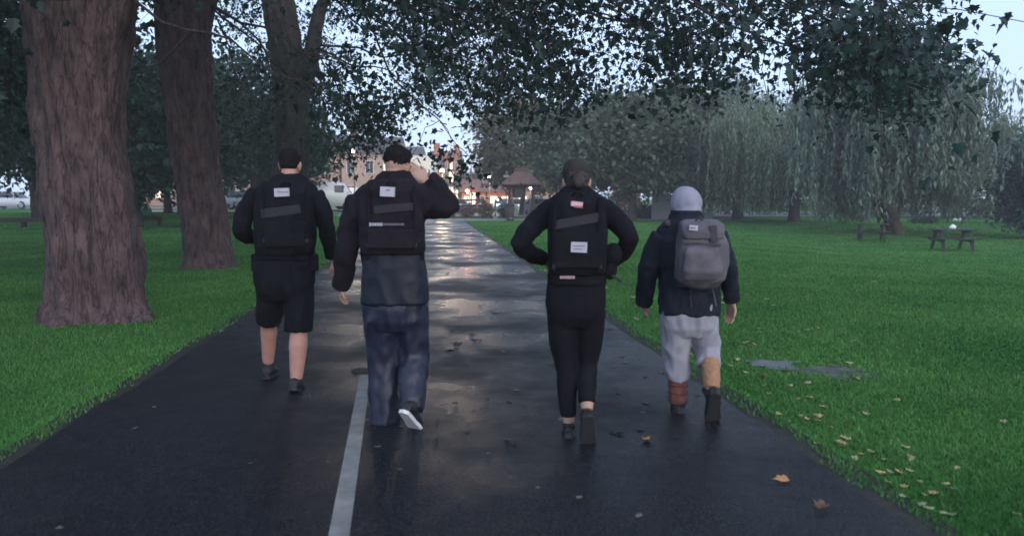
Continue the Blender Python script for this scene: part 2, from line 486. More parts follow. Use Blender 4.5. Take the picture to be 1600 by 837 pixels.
M['mud'] = mat('wet worn ground', (.03, .03, .026), .45, 0, 9, .9, 18, c2=(.11, .11, .11), detail=7, spec=.3)
blob_sheet('puddle', pc, .24, .19, -.15, .014, M['puddle'], 3.1)
blob_sheet('mud_patch', mc, .30, .26, -.2, .006, M['mud'], 8.4)
def on_patch(x, y):
    return ((x-pc.x)/.17)**2 + ((y-pc.y)/.14)**2 < 1 or ((x-mc.x)/.20)**2 + ((y-mc.y)/.18)**2 < .4 + .9*noise.noise((x*9, y*9, 3))

# blades of grass: one mass, two tris a blade near the camera, thinner with distance
def blades(n, y0, y1, seed):
    rg = np.random.default_rng(seed)
    y = y0 * (y1 / y0) ** (rg.random(n) ** 1.15)
    x = (rg.random(n) * 2 - 1) * (.78 * y + 1.2)
    keep = []
    for i in range(n):
        e = .03 if noise.noise((x[i]*2, y[i]*2, 4)) > 0 else .09
        if lx(y[i]) - e < x[i] < rx(y[i]) + e or on_patch(x[i], y[i]): continue
        if (lx(y[i]) - .26 < x[i] < rx(y[i]) + .26) and rg.random() < .45: continue
        keep.append(i)
    x, y = x[keep], y[keep]; n = len(x)
    z = np.array([gz(a, b) for a, b in zip(x, y)])
    h = (.014 + .022 * rg.random(n)) * (1 + .018 * y); w = (.0022 + .0020 * rg.random(n)) * (.8 + .22 * y)
    a = rg.random(n) * 2*np.pi; lean = rg.random(n) * .9; la_ = rg.random(n) * 2*np.pi
    base = np.stack([x, y, z], 1)
    side = np.stack([np.cos(a), np.sin(a), 0*a], 1) * w[:, None]
    tip = base + np.stack([np.cos(la_)*lean*h, np.sin(la_)*lean*h, h], 1)
    v = np.stack([base - side, base + side, tip], 1).reshape(-1, 3)
    return raw_mesh('grass', v, np.arange(3*n), np.arange(0, 3*n, 3))
M['grass_blade'] = leaf_mat('grass blade', (.030, .128, .024), (.100, .240, .054), island=.4, rough=.6, trans=.25, scale=.5)
prop(link('grass', blades(620000, 2.0, 48, 5), M['grass_blade']), 'short wet green grass growing on both sides of the path', 'grass', kind='stuff')

# ================================================================== leaves
def palm_leaf():
    """five lobed leaf in two folded halves, about 1 across, stalk at the origin, lying along +y"""
    half = [(0, 0), (.16, -.06), (.42, .06), (.30, .22), (.50, .46), (.26, .50), (.20, .66), (.10, .70), (0, 1.0)]
    v = [(0, y, 0) if x == 0 else (x, y, .22*x - .10*y*y) for x, y in half] + [(-x, y, .22*x - .10*y*y) for x, y in half[1:-1]]
    v[8] = (0, 1.0, -.16)
    r = list(range(9)); lft = [0] + [8] + [8 + k for k in range(7, 0, -1)]
    return np.array(v), [r, lft]
def diamond_leaf(w=.5):
    v = np.array([(0, 0, 0), (w/2, .45, .06), (0, 1, -.05), (-w/2, .45, .06)]); return v, [[0, 1, 2, 3]]
def spray_mesh(name, pos, size, tmpl, rg, down=.6, aim=None):
    """a leaf at each position"""
    tv, tf = tmpl; n = len(pos); k = len(tv)
    yaw = rg.random(n)*2*np.pi; pitch = -down + rg.normal(0, .55, n); roll = rg.normal(0, .6, n)
    if aim is not None: pitch = aim + rg.normal(0, .42, n)
    cy, sy, cp, sp, cr_, sr = np.cos(yaw), np.sin(yaw), np.cos(pitch), np.sin(pitch), np.cos(roll), np.sin(roll)
    Y = np.stack([cp*cy, cp*sy, sp], 1)
    X0 = np.stack([sy, -cy, 0*yaw], 1); Z0 = np.cross(X0, Y)
    X = X0*cr_[:, None] + Z0*sr[:, None]; Z = -X0*sr[:, None] + Z0*cr_[:, None]
    v = pos[:, None, :] + size[:, None, None] * (tv[None, :, 0:1]*X[:, None, :] + tv[None, :, 1:2]*Y[:, None, :] + tv[None, :, 2:3]*Z[:, None, :])
    loops, starts, c0 = [], [], 0
    per = sum(len(f) for f in tf)
    one = np.concatenate([np.array(f) for f in tf]); st = np.cumsum([0] + [len(f) for f in tf])[:-1]
    loops = (np.arange(n)[:, None]*k + one[None, :]).ravel(); starts = (np.arange(n)[:, None]*per + st[None, :]).ravel()
    return raw_mesh(name, v.reshape(-1, 3), loops, starts)
PALM = palm_leaf()

# ================================================================== the three plane trees and their canopy
def trunk_mesh(mb, pts, rad, lobes, seed, n=44, sub=6, flare=0.5, burr=.035, furrow=False):
    P = [Vector(p) for p in pts]; rings = []
    tot = (len(P) - 1) * sub
    for i in range(tot + 1):
        s = i / sub; k = min(int(s), len(P) - 2); t = s - k
        p0, p1, p2, p3 = P[max(k-1, 0)], P[k], P[k+1], P[min(k+2, len(P)-1)]
        c = .5*((2*p1) + (p2-p0)*t + (2*p0-5*p1+4*p2-p3)*t*t + (3*p1-p0-3*p2+p3)*t**3)
        r = rad[k] + (rad[k+1] - rad[k])*t
        h = c.z - P[0].z; ring = []
        fl = max(0, 1 - h / (.55 if furrow else .9)) ** 2
        for j in range(n):
            a = 2*math.pi*j/n
            q = r * (1 + lobes*math.cos(3*a + seed + .25*h) + lobes*.6*math.cos(5*a + 2*seed - .3*h))
            q *= 1 + flare*fl*(.55 + .6*max(0, math.cos(4*a + seed)) + .2*math.cos(7*a))
            x, y = math.cos(a), math.sin(a)
            q += burr*(noise.noise((x*2.2 + seed, y*2.2, c.z*1.6)) + .6*noise.noise((x*5 + seed, y*5, c.z*4)) + .35*noise.noise((x*12, y*12 + seed, c.z*9)))
            if furrow:
                tw_ = .18*c.z
                q -= .085*max(0, .30 - abs(noise.noise((math.cos(a+tw_)*2.3 + seed, math.sin(a+tw_)*2.3, c.z*.28))))/.30*(.5 + .5*noise.noise((x*3, y*3, c.z*.7)))
                q += .022*noise.noise((x*9 + seed, y*9, c.z*3.2)) + .012*noise.noise((x*22, y*22 + seed, c.z*14))
            ring.append(c + Vector((x*q, y*q, 0)))
        rings.append(ring)
    mb.loft(rings)
def curve(a, b, sag, k=8, wob=.0, seed=0):
    a, b = Vector(a), Vector(b); out = []
    for i in range(k + 1):
        t = i / k; p = a.lerp(b, t); p.z += sag * 4*t*(1-t)
        if wob: p += Vector(noise.noise_vector((t*3 + seed, seed*1.7, 2))) * (wob * math.sin(math.pi*t))
        out.append(p)
    return out

tA, tB, tC = G(152, 497), G(330, 417), G(452, 384)
t_specs = [
    (tA, [W(155, 505, tA.y), W(153, 400, tA.y), W(136, 250, tA.y), W(126, 120, tA.y), W(130, 0, tA.y), W(130, -150, tA.y + .1)], [.58, .53, .49, .52, .58, .42], 1.3, 'bark',
     'broad reddish brown plane tree trunk nearest on the left verge', 8.6),
    (tB, [W(330, 422, tB.y), W(322, 350, tB.y), W(306, 250, tB.y), W(294, 150, tB.y), W(286, 60, tB.y), W(280, -60, tB.y)], [.55, .48, .47, .50, .52, .45], 2.2, 'bark',
     'second plane tree on the left verge with a slimmer leaning trunk', 8.6),
    (tC, [W(452, 388, tC.y), W(452, 300, tC.y), W(456, 200, tC.y), W(448, 100, tC.y), W(432, 0, tC.y), W(420, -60, tC.y)], [.62, .56, .52, .5, .5, .42], 3.9, 'bark_dark',
     'third plane tree with a dark trunk behind the bare legged walker', 10.5),
]
# lower edge of the hanging canopy, as a slope seen from the path: (bearing, rise per metre)
EDGE = [(-700, 330), (-100, 318), (60, 300), (200, 292), (300, 290), (400, 280), (470, 276), (540, 276), (590, 250), (630, 218), (665, 192), (700, 182), (735, 190), (780, 208), (830, 200), (900, 180),
        (1000, 186), (1090, 180), (1180, 172), (1260, 172), (1330, 185), (1400, 200), (1450, 200), (1475, 130), (1490, 60), (1500, 10), (1540, -60), (1700, -160), (2600, -400)]
def edge_y(px):
    for a, b in zip(EDGE, EDGE[1:]):
        if a[0] <= px <= b[0]: return a[1] + (b[1]-a[1])*(px-a[0])/(b[0]-a[0])
    return 330
sprays = [[], [], []]
tries = 0
def clump(p): return noise.noise((p.x*.45, p.y*.45, p.z*.6)) + .55*noise.noise((p.x*1.3 + 7, p.y*1.3, p.z*1.5))
def add_sprays(count, px0, px1, d0, d1, zmax, top, thr, tree=None, power=1.0, bot=9999):
    k = 0; t = 0
    while k < count and t < count*30:
        t += 1
        px = rnd.uniform(px0, px1); e = edge_y(px)
        d = d0 + (d1-d0)*rnd.random()**power
        py = rnd.uniform(top, min(bot, e - .42*F/d))
        p = W(px, py, d)
        if p.z > zmax or p.z < .9: continue
        if clump(p) < thr: continue
        if (d < 10.8 and 20 < px < 285) or (d < 17.5 and 230 < px < 375 and py > -40) or (d < 24 and 385 < px < 515 and rnd.random() < .75): continue
        i = tree if tree is not None else (0 if (px > 880 or d < 12) else 1 if d < 20 else 2)
        sprays[i].append(p); k += 1
add_sprays(200, -250, 640, 11, 20, 8, -420, -.05)
add_sprays(680, 330, 820, 15, 31, 9.5, -120, -.16, power=.8)
add_sprays(170, 560, 900, 11, 22, 8, -160, -.1)
add_sprays(200, 800, 1180, 9, 18, 7.5, -200, -.12)
add_sprays(185, 1000, 1475, 7.2, 14, 7, -200, -.05)
add_sprays(90, 1290, 1465, 8.5, 13, 6, 30, -.3)
add_sprays(230, -300, 900, 7, 16, 9, -800, -.1)  # this and later sets: crown mostly out of view, added to darken path and lawn
add_sprays(330, -300, 1000, 6.5, 13, 7.5, -520, -.3, bot=-50)
add_sprays(480, -450, 760, 9, 20, 12, -430, -.3, bot=-40)
add_sprays(260, -1000, 260, 5, 12, 9, -900, -.4, bot=-40)
add_sprays(1000, -900, 900, 6, 22, 13, -1300, -.35, bot=-50)
# a few sprays hang well below the rest, at the very right nearest the camera
low_sprays = [W(1553, 40, 5.2), W(1582, 22, 5.0), W(1556, 172, 5.6), W(690, 215, 13), W(715, 250, 14), W(722, 262, 14.5), W(705, 232, 13.5), W(775, 262, 15), W(655, 225, 14), W(1380, 150, 8), W(1440, 190, 8.2)]
for (bp_, pts, rad, seed, bk, label, height), group in zip(t_specs, sprays):
    idx = [s[5] for s in t_specs].index(label)
    rg = np.random.default_rng(int(seed*100))
    root = thing('plane_tree', label, 'tree', Vector((bp_.x, bp_.y, gz(bp_.x, bp_.y) - .05)), 'plane trees along the left verge')
    mb = MB(); pts2 = [Vector(p) for p in pts]; pts2[0].z = gz(bp_.x, bp_.y) - .12
    trunk_mesh(mb, pts2, rad, .085, seed, 96, 16, .42, .055, True)
    mb.build('trunk', M[bk], root, True)
    top = pts2[-1]
    # limbs from the fork
    limbs = MB(); forks = []
    for q in range(9):
        a = 2*math.pi*q/9 + seed; L = rnd.uniform(2.6, 5.2)
        e = top + Vector((math.cos(a)*L, math.sin(a)*L, rnd.uniform(1.0, 3.6)))
        c = curve(pts2[-2].lerp(top, rnd.uniform(.2, .9)), e, .5, 9, .5, seed+q)
        limbs.tube(c, [.26 - .2*i/9 for i in range(10)], 12); forks += c[4:]
    # a visible heavy limb
    if idx == 0:
        c = curve(W(132, 120, tA.y), W(255, -190, tA.y - .2), .0, 8, .2, 2); limbs.tube(c, [.3 - .02*i for i in range(9)], 14); forks += c[4:]
    if idx == 1:
        c = curve(W(290, 150, tB.y), W(365, -130, tB.y + .5), .0, 8, .2, 4); limbs.tube(c, [.27 - .02*i for i in range(9)], 14); forks += c[4:]
    if idx == 2:
        c = curve(W(455, 190, tC.y), W(520, -40, tC.y + .5), .0, 8, .3, 5); limbs.tube(c, [.34 - .025*i for i in range(9)], 14); forks += c[4:]
    sp = [Vector(p) for p in group] + ([Vector(p) for p in low_sprays] if idx == 0 else [])
    # branches reach clusters of sprays
    nodes = rnd.sample(sp, max(6, len(sp)//9)) if len(sp) > 20 else sp
    anchors = []
    for nd in nodes:
        f = min(forks, key=lambda q: (q - nd).length + abs(rnd.gauss(0, .4)))
        L = (f - nd).length
        nd2 = nd + Vector((0, 0, .25))
        c = curve(f, nd2, -.04*L, 9, .13*L, rnd.random()*50)
        limbs.tube(c, [max(.005, min(.042, .007*L)*(1 - .85*i/9)) for i in range(10)], 6)
        anchors += c[3:]
    limbs.build('limb', M['bark_dark'] if idx == 2 else M['bark'], root, True)
    an = np.array([tuple(a) for a in anchors]); tw = MB(); lp, ls = [], []
    for s in sp:
        d2 = ((an - np.array(s))**2).sum(1); a = Vector(an[int(d2.argmin())])
        d = (a - s)
        if d.length > 2.2: a = s + d.normalized()*2.2
        e = s + Vector((rnd.gauss(0, .25), rnd.gauss(0, .25), -rnd.uniform(.15, .45)))
        c = curve(a, e, .12, 5, .12, rnd.random()*90)
        tw.tube(c, [.008, .007, .006, .005, .004, .003], 4)
        nl = rnd.randint(22, 34)
        for q in range(nl):
            t = rnd.random()**.7
            p = c[0].lerp(e, .25 + .75*t) if d.length > .5 else s
            lp.append(p + Vector((rnd.gauss(0, .26), rnd.gauss(0, .26), rnd.gauss(-.05, .20)))); ls.append((.055 + .10*rnd.random()**1.6) * (.9 if s.y < 10 else 1))
    tw.build('twig', M['twig'], root)['kind'] = 'stuff'
    off = np.array(origin(root))
    me = spray_mesh('crown', np.array([tuple(p) for p in lp]) - off, np.array(ls), PALM, rg, .75)
    link('crown', me, M['plane_leaf'] if idx == 0 else M['plane_leaf_green'], root)

# ================================================================== other trees
DIA = diamond_leaf(.62); THIN = diamond_leaf(.27)
def clump_tree(name, label, base, lean, trunk_h, trunk_r, cc, cr_, n_clump, per, size, lm, seed, group=None, bark='bark_dark', cat='tree', spread=.32, flat=.8):
    """a tree whose crown is many leaf clumps spread through its volume, carried on limbs"""
    rd = random.Random(seed); rg = np.random.default_rng(seed)
    base = Vector(base); root = thing(name, label, cat, base, group)
    top = base + Vector((lean[0], lean[1], trunk_h)); cc = Vector(cc)
    mb = MB(); trunk_mesh(mb, [base - Vector((0, 0, .1)), base.lerp(top, .35) + Vector((lean[0]*-.1, 0, 0)), base.lerp(top, .7), top], [trunk_r, trunk_r*.82, trunk_r*.74, trunk_r*.7], .06, seed, 16, 4, .35, .02)
    mb.build('trunk', M[bark], root, True)
    lb = MB(); pos, siz = [], []
    for k in range(n_clump):
        while True:
            q = Vector((rd.uniform(-1, 1), rd.uniform(-1, 1), rd.uniform(-1, 1)))
            if .30 < q.length < 1: break
        wob = 1 + .28*noise.noise(tuple(q*2.1 + Vector((seed, 0, 0))))
        c = cc + Vector((q.x*cr_[0]*wob, q.y*cr_[1]*wob, q.z*cr_[2]*wob))
        if k % 2 == 0: lb.tube(curve(top + Vector((0, 0, -.1)), c, .3, 5, .3, k), [trunk_r*.38*(1-.17*i) for i in range(6)], 5)
        r = spread * min(cr_) * rd.uniform(.6, 1.25)
        m_ = int(per * rd.uniform(.6, 1.3))
        g = rg.normal(0, 1, (m_, 3)) * np.array([r, r, r*flat]) * .62 + np.array(c)
        g = g[g[:, 2] > base.z + .25]
        pos.append(g); siz.append(rg.uniform(.65, 1.35, len(g)) * size)
    lb.build('limb', M[bark], root)
    pos = np.concatenate(pos) - np.array(base); siz = np.concatenate(siz)
    link('crown', spray_mesh('crown', pos, siz, DIA, rg, .4), M[lm], root)
    return root
def ground_at(px, d):
    x = (px - 800)/F*d; return Vector((x, d, gz(x, d)))

# dark trees massed behind the left verge
dark = [(-170, 19, 6.6, 'dark bushy tree at the left edge beyond the low rail'),  # enlarged and set nearer so that it shades the left lawn
        (60, 40, 6.8, 'tall dark tree behind the nearest plane trunk'),
        (215, 34, 5.2, 'dark tree seen between the two nearest plane trunks'),
        (265, 47, 6.6, 'dark tree just left of the second plane trunk, farther back'),
        (395, 44, 6.0, 'dark tree right of the second plane trunk'),
        (432, 55, 5.0, 'dark tree behind the third plane trunk near the street')]
for i, (px, d, h, lab) in enumerate(dark):
    b = ground_at(px, d); h *= 1.35; w = h*.56
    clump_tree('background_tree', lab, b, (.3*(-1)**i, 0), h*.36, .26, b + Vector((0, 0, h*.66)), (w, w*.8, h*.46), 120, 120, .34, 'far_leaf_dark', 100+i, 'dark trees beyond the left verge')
# trees right of the gate
mids = [(815, 66, 9.4, 4.0, .66, 'warm_leaf', 'olive tree tinged with autumn brown above the timber shelter'),
        (905, 60, 9.0, 4.6, .60, 'mid_leaf', 'low hanging green tree behind the walker in the olive cap'),
        (985, 50, 8.2, 3.9, .60, 'mid_leaf', 'broad green tree left of the grey hooded walker'),
        (1062, 56, 9.2, 4.4, .62, 'mid_leaf', 'rounded green tree behind the grey hood'),
        (1135, 72, 12, 5.2, .62, 'willow_leaf_dark', 'tall hazy tree behind the willows'),
        (1300, 78, 13.5, 5.6, .60, 'willow_leaf_dark', 'tallest hazy tree behind the straight and leaning willows')]
for i, (px, d, h, w, cz, lm, lab) in enumerate(mids):
    b = ground_at(px, d)
    clump_tree('park_tree', lab, b, (.2, 0), h*.30, .28, b + Vector((0, 0, h*cz)), (w, w*.8, h*.42), 110, 150, .40, lm, 200+i, 'leafy trees behind the lawn')

# ---- willows
def willow(label, base, lean, trunk_h, trunk_r, h, w, n_strand, lm, seed, low=.7):
    rd = random.Random(seed); rg = np.random.default_rng(seed)
    base = Vector(base); root = thing('willow_tree', label, 'tree', base, 'weeping willows on the lawn')
    top = base + Vector((lean, 0, trunk_h)); mid = base.lerp(top, .55) + Vector((lean*-.18, 0, 0))
    mb = MB(); trunk_mesh(mb, [base - Vector((0, 0, .1)), mid, top, top + Vector((lean*.5, 0, .8))], [trunk_r, trunk_r*.85, trunk_r*.8, trunk_r*.6], .09, seed, 24, 6, .3, .05)
    mb.build('trunk', M['bark_dark'], root, True)
    lb = MB(); pos, siz = [], []; heads = []
    cen = Vector((base.x, base.y, 0))
    for k in range(16):
        a = 2*math.pi*k/16 + rd.random()*.3; r = w*rd.uniform(.35, .95)
        e = Vector((cen.x + math.cos(a)*r, cen.y + math.sin(a)*r*.85, base.z + h*rd.uniform(.62, .98)*(1 - .28*(r/w)**2)))
        c = curve(top, e, .6, 7, .4, seed+k); lb.tube(c, [trunk_r*.42*(1-.12*i) for i in range(8)], 6); heads += c[2:]
    for k in range(n_strand):
        hd = heads[rd.randrange(len(heads))]
        p = hd + Vector((rd.gauss(0, .55), rd.gauss(0, .55), rd.gauss(.1, .3)))
        rr_ = math.hypot(p.x-cen.x, p.y-cen.y)/w
        bot = base.z + low + rd.random()**1.5*h*.5
        if abs(p.x - cen.x) < 1.9 and p.y < cen.y + .8: bot = max(bot, base.z + 2.0 + rd.random()*1.1)
        L = max(.3, p.z - bot); L = min(L, h*rd.uniform(.25, .75))
        a = rd.random()*2*math.pi; out = rd.uniform(.1, .5)
        nl = int(L*13)
        t = rg.random(nl)
        q = np.stack([p.x + math.cos(a)*out*np.sqrt(t) + rg.normal(0, .05, nl), p.y + math.sin(a)*out*np.sqrt(t) + rg.normal(0, .05, nl), p.z + .2*np.sin(t*3)*(t < .4) - L*t], 1)
        pos.append(q); siz.append(rg.uniform(.22, .42, nl))
    for hd in heads[::1]:
        m_ = 95
        pos.append(rg.normal(0, 1, (m_, 3))*np.array([.62, .62, .42]) + np.array(hd) + np.array([0, 0, .15])); siz.append(rg.uniform(.16, .36, m_))
    lb.build('limb', M['bark_dark'], root)
    pos = np.concatenate(pos) - np.array(base); siz = np.concatenate(siz)
    link('crown', spray_mesh('crown', pos, siz, THIN, rg, aim=-1.25), M[lm], root)
wl = [(1400, 366, -.95, 1.7, .44, 10.6, 5.2, 1700, 'willow_leaf_dark', 'weeping willow with the thick leaning trunk beside the picnic tables'),
      (1240, 347, .05, 2.0, .36, 9.4, 5.6, 1500, 'willow_leaf', 'pale weeping willow with a straight dark trunk left of the leaning one'),
      (1151, 342, .1, 1.9, .40, 9.6, 5.6, 1300, 'willow_leaf_dark', 'weeping willow farthest left, just right of the grey hood'),
      (1494, 341, .1, 2.0, .36, 9.6, 4.6, 1300, 'willow_leaf', 'weeping willow at the right behind the white bags')]
for i, (px, py, ln, th, tr_, h, w, ns, lm, lab) in enumerate(wl):
    willow(lab, G(px, py), ln, th, tr_, h, w, ns, lm, 300+i)

# blue green tree at the right edge
b = ground_at(1612, 34)
clump_tree('spreading_conifer', 'blue green conifer cut by the right edge of the picture', b, (0, 0), 1.2, .25, b + Vector((0, 0, 2.1)), (1.7, 1.6, 2.1), 70, 130, .22, 'conifer_leaf', 401)
b = ground_at(1640, 44)
clump_tree('spreading_conifer', 'taller hazy conifer behind the right edge conifer', b, (0, 0), 1.6, .28, b + Vector((0, 0, 3.4)), (2.6, 2.2, 3.0), 70, 130, .26, 'conifer_leaf', 402)
# pointed conifer and round trees by the street
b = ground_at(747, 112); root = thing('pointed_conifer', 'small pointed conifer standing above the low red roofs', 'tree', b)
MB().tube([b, b + Vector((0, 0, 6.2))], [.2, .04], 8).build('trunk', M['bark_dark'], root)
rg = np.random.default_rng(5); zz = rg.random(3200)**.8*5.6; aa = rg.random(3200)*6.283; rr_ = (1.75*(1-zz/5.7)+.08)*rg.random(3200)**.35
link('crown', spray_mesh('crown', np.stack([rr_*np.cos(aa), rr_*np.sin(aa), .7+zz], 1), rg.uniform(.25, .5, 3200), DIA, rg, .5), M['hedge_leaf'], root)
for i, (px, d, h, w, lab) in enumerate([(778, 105, 5.8, 2.2, 'small round street tree left of the shelter roof'), (728, 118, 5.4, 1.8, 'small round street tree beside the pointed conifer')]):
    b = ground_at(px, d)
    clump_tree('street_tree', lab, b, (0, 0), 1.8, .18, b + Vector((0, 0, h*.62)), (w, w, h*.36), 30, 70, .38, 'warm_leaf' if i == 0 else 'hedge_leaf', 420+i)
# hedges and shrubs closing the far side of the lawn
def shrub(label, px, d, w, h, lm, seed, cat='shrub', name='shrub', n=1500, dep=.9, size=.22, group=None):
    b = ground_at(px, d); rg = np.random.default_rng(seed)
    root = thing(name, label, cat, b, group)
    q = rg.normal(0, 1, (n, 3)); q /= np.linalg.norm(q, axis=1)[:, None]; q *= rg.random(n)[:, None]**.33
    w_ = np.array([1 + .3*noise.noise((a*2.4 + seed, b2*2.4, c*2.4)) for a, b2, c in q])[:, None]
    pos = q*w_*np.array([w, dep, h*.55]) + np.array([0, 0, h*.5]); pos = pos[pos[:, 2] > .03]
    st_ = MB()
    for k in range(6): st_.tube([b + Vector((0, 0, -.05)), b + Vector(((k-2.5)*w*.3, .1, h*.6))], [.03, .012], 5)
    st_.build('stems', M['twig'], root)
    link('foliage', spray_mesh('foliage', pos, rg.uniform(.6, 1.3, len(pos))*size, DIA, rg, .4), M[lm], root)
for i, (px, d, w, h, lm, lab) in enumerate([
        (925, 56, 2.0, 1.6, 'hedge_leaf', 'rounded shrub right of the olive cap walker'), (965, 58, 2.2, 1.9, 'mid_leaf', 'shrub between the olive cap walker and the dark log'),
        (1012, 57, 1.4, 1.0, 'far_leaf_dark', 'low dark shrub left of the pale low wall'), (1105, 66, 3.4, 2.2, 'hedge_leaf', 'shrub right of the grey hood at the far lawn edge'),
        (1195, 68, 3.6, 2.4, 'hedge_leaf', 'shrub between the two left willows'), (1290, 66, 3.6, 2.2, 'mid_leaf', 'shrub between the straight and leaning willow trunks'),
        (1350, 64, 3.0, 2.2, 'hedge_leaf', 'shrub left of the leaning willow trunk, far back'), (1430, 62, 3.2, 2.0, 'mid_leaf', 'shrub right of the leaning willow trunk'),
        (1545, 58, 2.4, 1.6, 'hedge_leaf', 'shrub by the right edge conifer'), (1444, 47, .8, .42, 'far_leaf_dark', 'small dark mound of cuttings on the lawn edge'),
        (880, 62, 2.6, 1.4, 'mid_leaf', 'shrub just right of the timber shelter')]):
    shrub(lab, px, d, w, h, lm, 500+i, n=1300, size=.24 if w > 1 else .12)
# ================================================================== street beyond the gate
def xw(px, Y): return (px - 800)/F*Y
def zw(py, Y): return W(800, py, Y).z
def window(parent, x, z, w, h, Y, frame='white_paint', pane='window', bars=1):
    """frame with a sill, standing proud of the wall, and the pane set back in it"""
    mb = MB(); t = .07
    mb.box((x - w/2, Y - .04, z), (t/2, .05, h/2)); mb.box((x + w/2, Y - .04, z), (t/2, .05, h/2))
    mb.box((x, Y - .04, z + h/2), (w/2 - t/2 - .002, .048, t/2)); mb.box((x, Y - .06, z - h/2), (w/2 + .1, .09, t/2))
    for k in range(bars): mb.box((x - w/2 + w*(k+1)/(bars+1), Y - .035, z), (.025, .035, h/2 - t))
    f = mb.build('window', M[frame], parent)
    MB().box((x, Y - .012, z), (w/2 - .04, .01, h/2 - .04)).build('pane', M[pane], f)
def gable_roof(mb, x0, x1, Y, dep, z, h, ov=.3):
    """ridge along x"""
    a = [Vector((x0-ov, Y-ov, z)), Vector((x0-ov, Y+dep+ov, z)), Vector((x0-ov, Y+dep/2, z+h))]
    mb.prism(a, (x1-x0+2*ov, 0, 0))
# terrace of rendered houses behind the left trees
terr = [(120, 232, 'cream_wall', 'cream house at the left end of the terrace'), (236, 345, 'pink_wall', 'pink house left of the bare legged walker in the terrace'),
        (349, 438, 'cream_wall', 'cream house behind the bare legged walker in the terrace'), (442, 532, 'pink_wall', 'pink house above the white van in the terrace'),
        (536, 622, 'cream_wall', 'cream house just left of the saluting walker in the terrace')]
for i, (p0, p1, wm, lab) in enumerate(terr):
    Y = 92.0; x0, x1 = xw(p0, Y), xw(p1, Y); g = gz((x0+x1)/2, 60); zt = 6.9 + .3*(i % 2)
    r = thing('terraced_house', lab, 'house', ((x0+x1)/2, Y, g), 'terraced houses along the street')
    MB().box(((x0+x1)/2, Y+4, (g+zt)/2 - .2), ((x1-x0)/2, 4, (zt-g)/2 + .2)).build('wall', M[wm], r)
    mb = MB(); gable_roof(mb, x0, x1, Y, 8, zt + .003, 2.4, .25); rf = mb.build('roof', M['slate'], r)
    MB().box((x0 + .8, Y+4, zt + 2.7), (.4, .6, .9)).build('chimney', M['roof_tile'], rf)
    n_w = 3
    for k in range(n_w):
        xx = x0 + (x1-x0)*(k+.5)/n_w
        window(r, xx, g + 4.7, 1.0, 1.5, Y, pane='window' if (i+k) % 3 else 'lit_window')
        if k != 1: window(r, xx, g + 1.7, 1.2, 1.5, Y, pane='lit_window' if (i+k) % 2 else 'window')
    xd = (x0+x1)/2
    d = MB().box((xd, Y - .03, g + 1.05), (.45, .04, 1.05)).build('door', M['wood'], r)
    MB().ell((xd + .3, Y - .09, g + 1.05), (.04, .04, .04), 8, 5).build('handle', M['steel'], d)

# shop with the broad white fascia
Y = 104.0; x0, x1 = xw(627, Y), xw(675, Y)
r = thing('shop_building', 'brick building with a broad white upper band left of the gabled red house', 'building', ((x0+x1)/2, Y, 0))
zb, zt = zw(270, Y), zw(243, Y)
MB().box(((x0+x1)/2, Y+4, zb/2 - .2), ((x1-x0)/2, 4, zb/2 + .2)).build('wall', M['roof_tile'], r)
MB().box(((x0+x1)/2, Y+3.95, (zb+zt)/2 + .002), ((x1-x0)/2 + .12, 4.1, (zt-zb)/2)).build('fascia', M['white_paint'], r)
mb = MB(); gable_roof(mb, x0, x1 - 1.6, Y, 8, zt + .006, 1.5, .1); mb.build('roof', M['slate'], r)
for k in range(3): window(r, x0 + (x1-x0)*(k+.5)/3, 3.3, .7, 1.2, Y, pane='lit_window' if k == 2 else 'window')
for k in range(3): window(r, x0 + (x1-x0)*(k+.5)/3, 1.5, 1.1, 1.6, Y, pane='lit_window')

# gabled red brick house with lit windows
M['brick'] = mat('red brick', (.46, .14, .07), .85, .25, 1.2, .3, 12)
Y = 118.0; x0, x1 = xw(673, Y), xw(718, Y); ze, zr = zw(262, Y), zw(233, Y)
r = thing('gabled_house', 'tall red brick house with white gabled dormers and lit shop windows', 'house', ((x0+x1)/2, Y, 0))
MB().box(((x0+x1)/2, Y+4.5, ze/2 - .2), ((x1-x0)/2, 4.5, ze/2 + .2)).build('wall', M['brick'], r)
mb = MB(); gable_roof(mb, x0, x1, Y, 9, ze + .003, zr-ze, .2); rf = mb.build('roof', M['roof_tile'], r)
MB().box((x0 + .7, Y+4.2, zr + .3), (.45, .6, .9)).build('chimney', M['brick'], rf)
MB().box((x1 - .7, Y+4.6, zr + .1), (.4, .6, .8)).build('chimney', M['brick'], rf)
for k, px in enumerate((698, 706, 713)):
    xx = xw(px, Y); hh = (zr-ze)*(.80 if k == 0 else .72)
    a = [Vector((xx-.36, Y-.25, ze-.5)), Vector((xx+.36, Y-.25, ze-.5)), Vector((xx+.36, Y-.25, ze+hh*.55)), Vector((xx, Y-.25, ze+hh)), Vector((xx-.36, Y-.25, ze+hh*.55))]
    g_ = MB().prism(a, (0, 3.2, 0)).build('dormer', M['brick'], r)
    window(r, xx, ze + .30, .40, 1.15, Y - .25, pane='lit_window' if k == 1 else 'window')
for px in (698, 706, 713): window(r, xw(px, Y), zw(277, Y), .62, 1.7, Y, pane='lit_window' if px == 706 else 'window')
MB().box((xw(700, Y), Y-.3, zw(286, Y)), ((x1-x0)*.42, .35, .12)).build('canopy', M['slate'], r)
for k, px in enumerate((696, 702, 708, 714)):
    f = MB().box((xw(px, Y), Y-.06, 1.75), (.28, .06, 1.70)).build('shop_window', M['white_paint'], r)
    MB().box((xw(px, Y), Y-.14, 1.75), (.2, .015, 1.5)).build('pane', M['lit_window'], f)

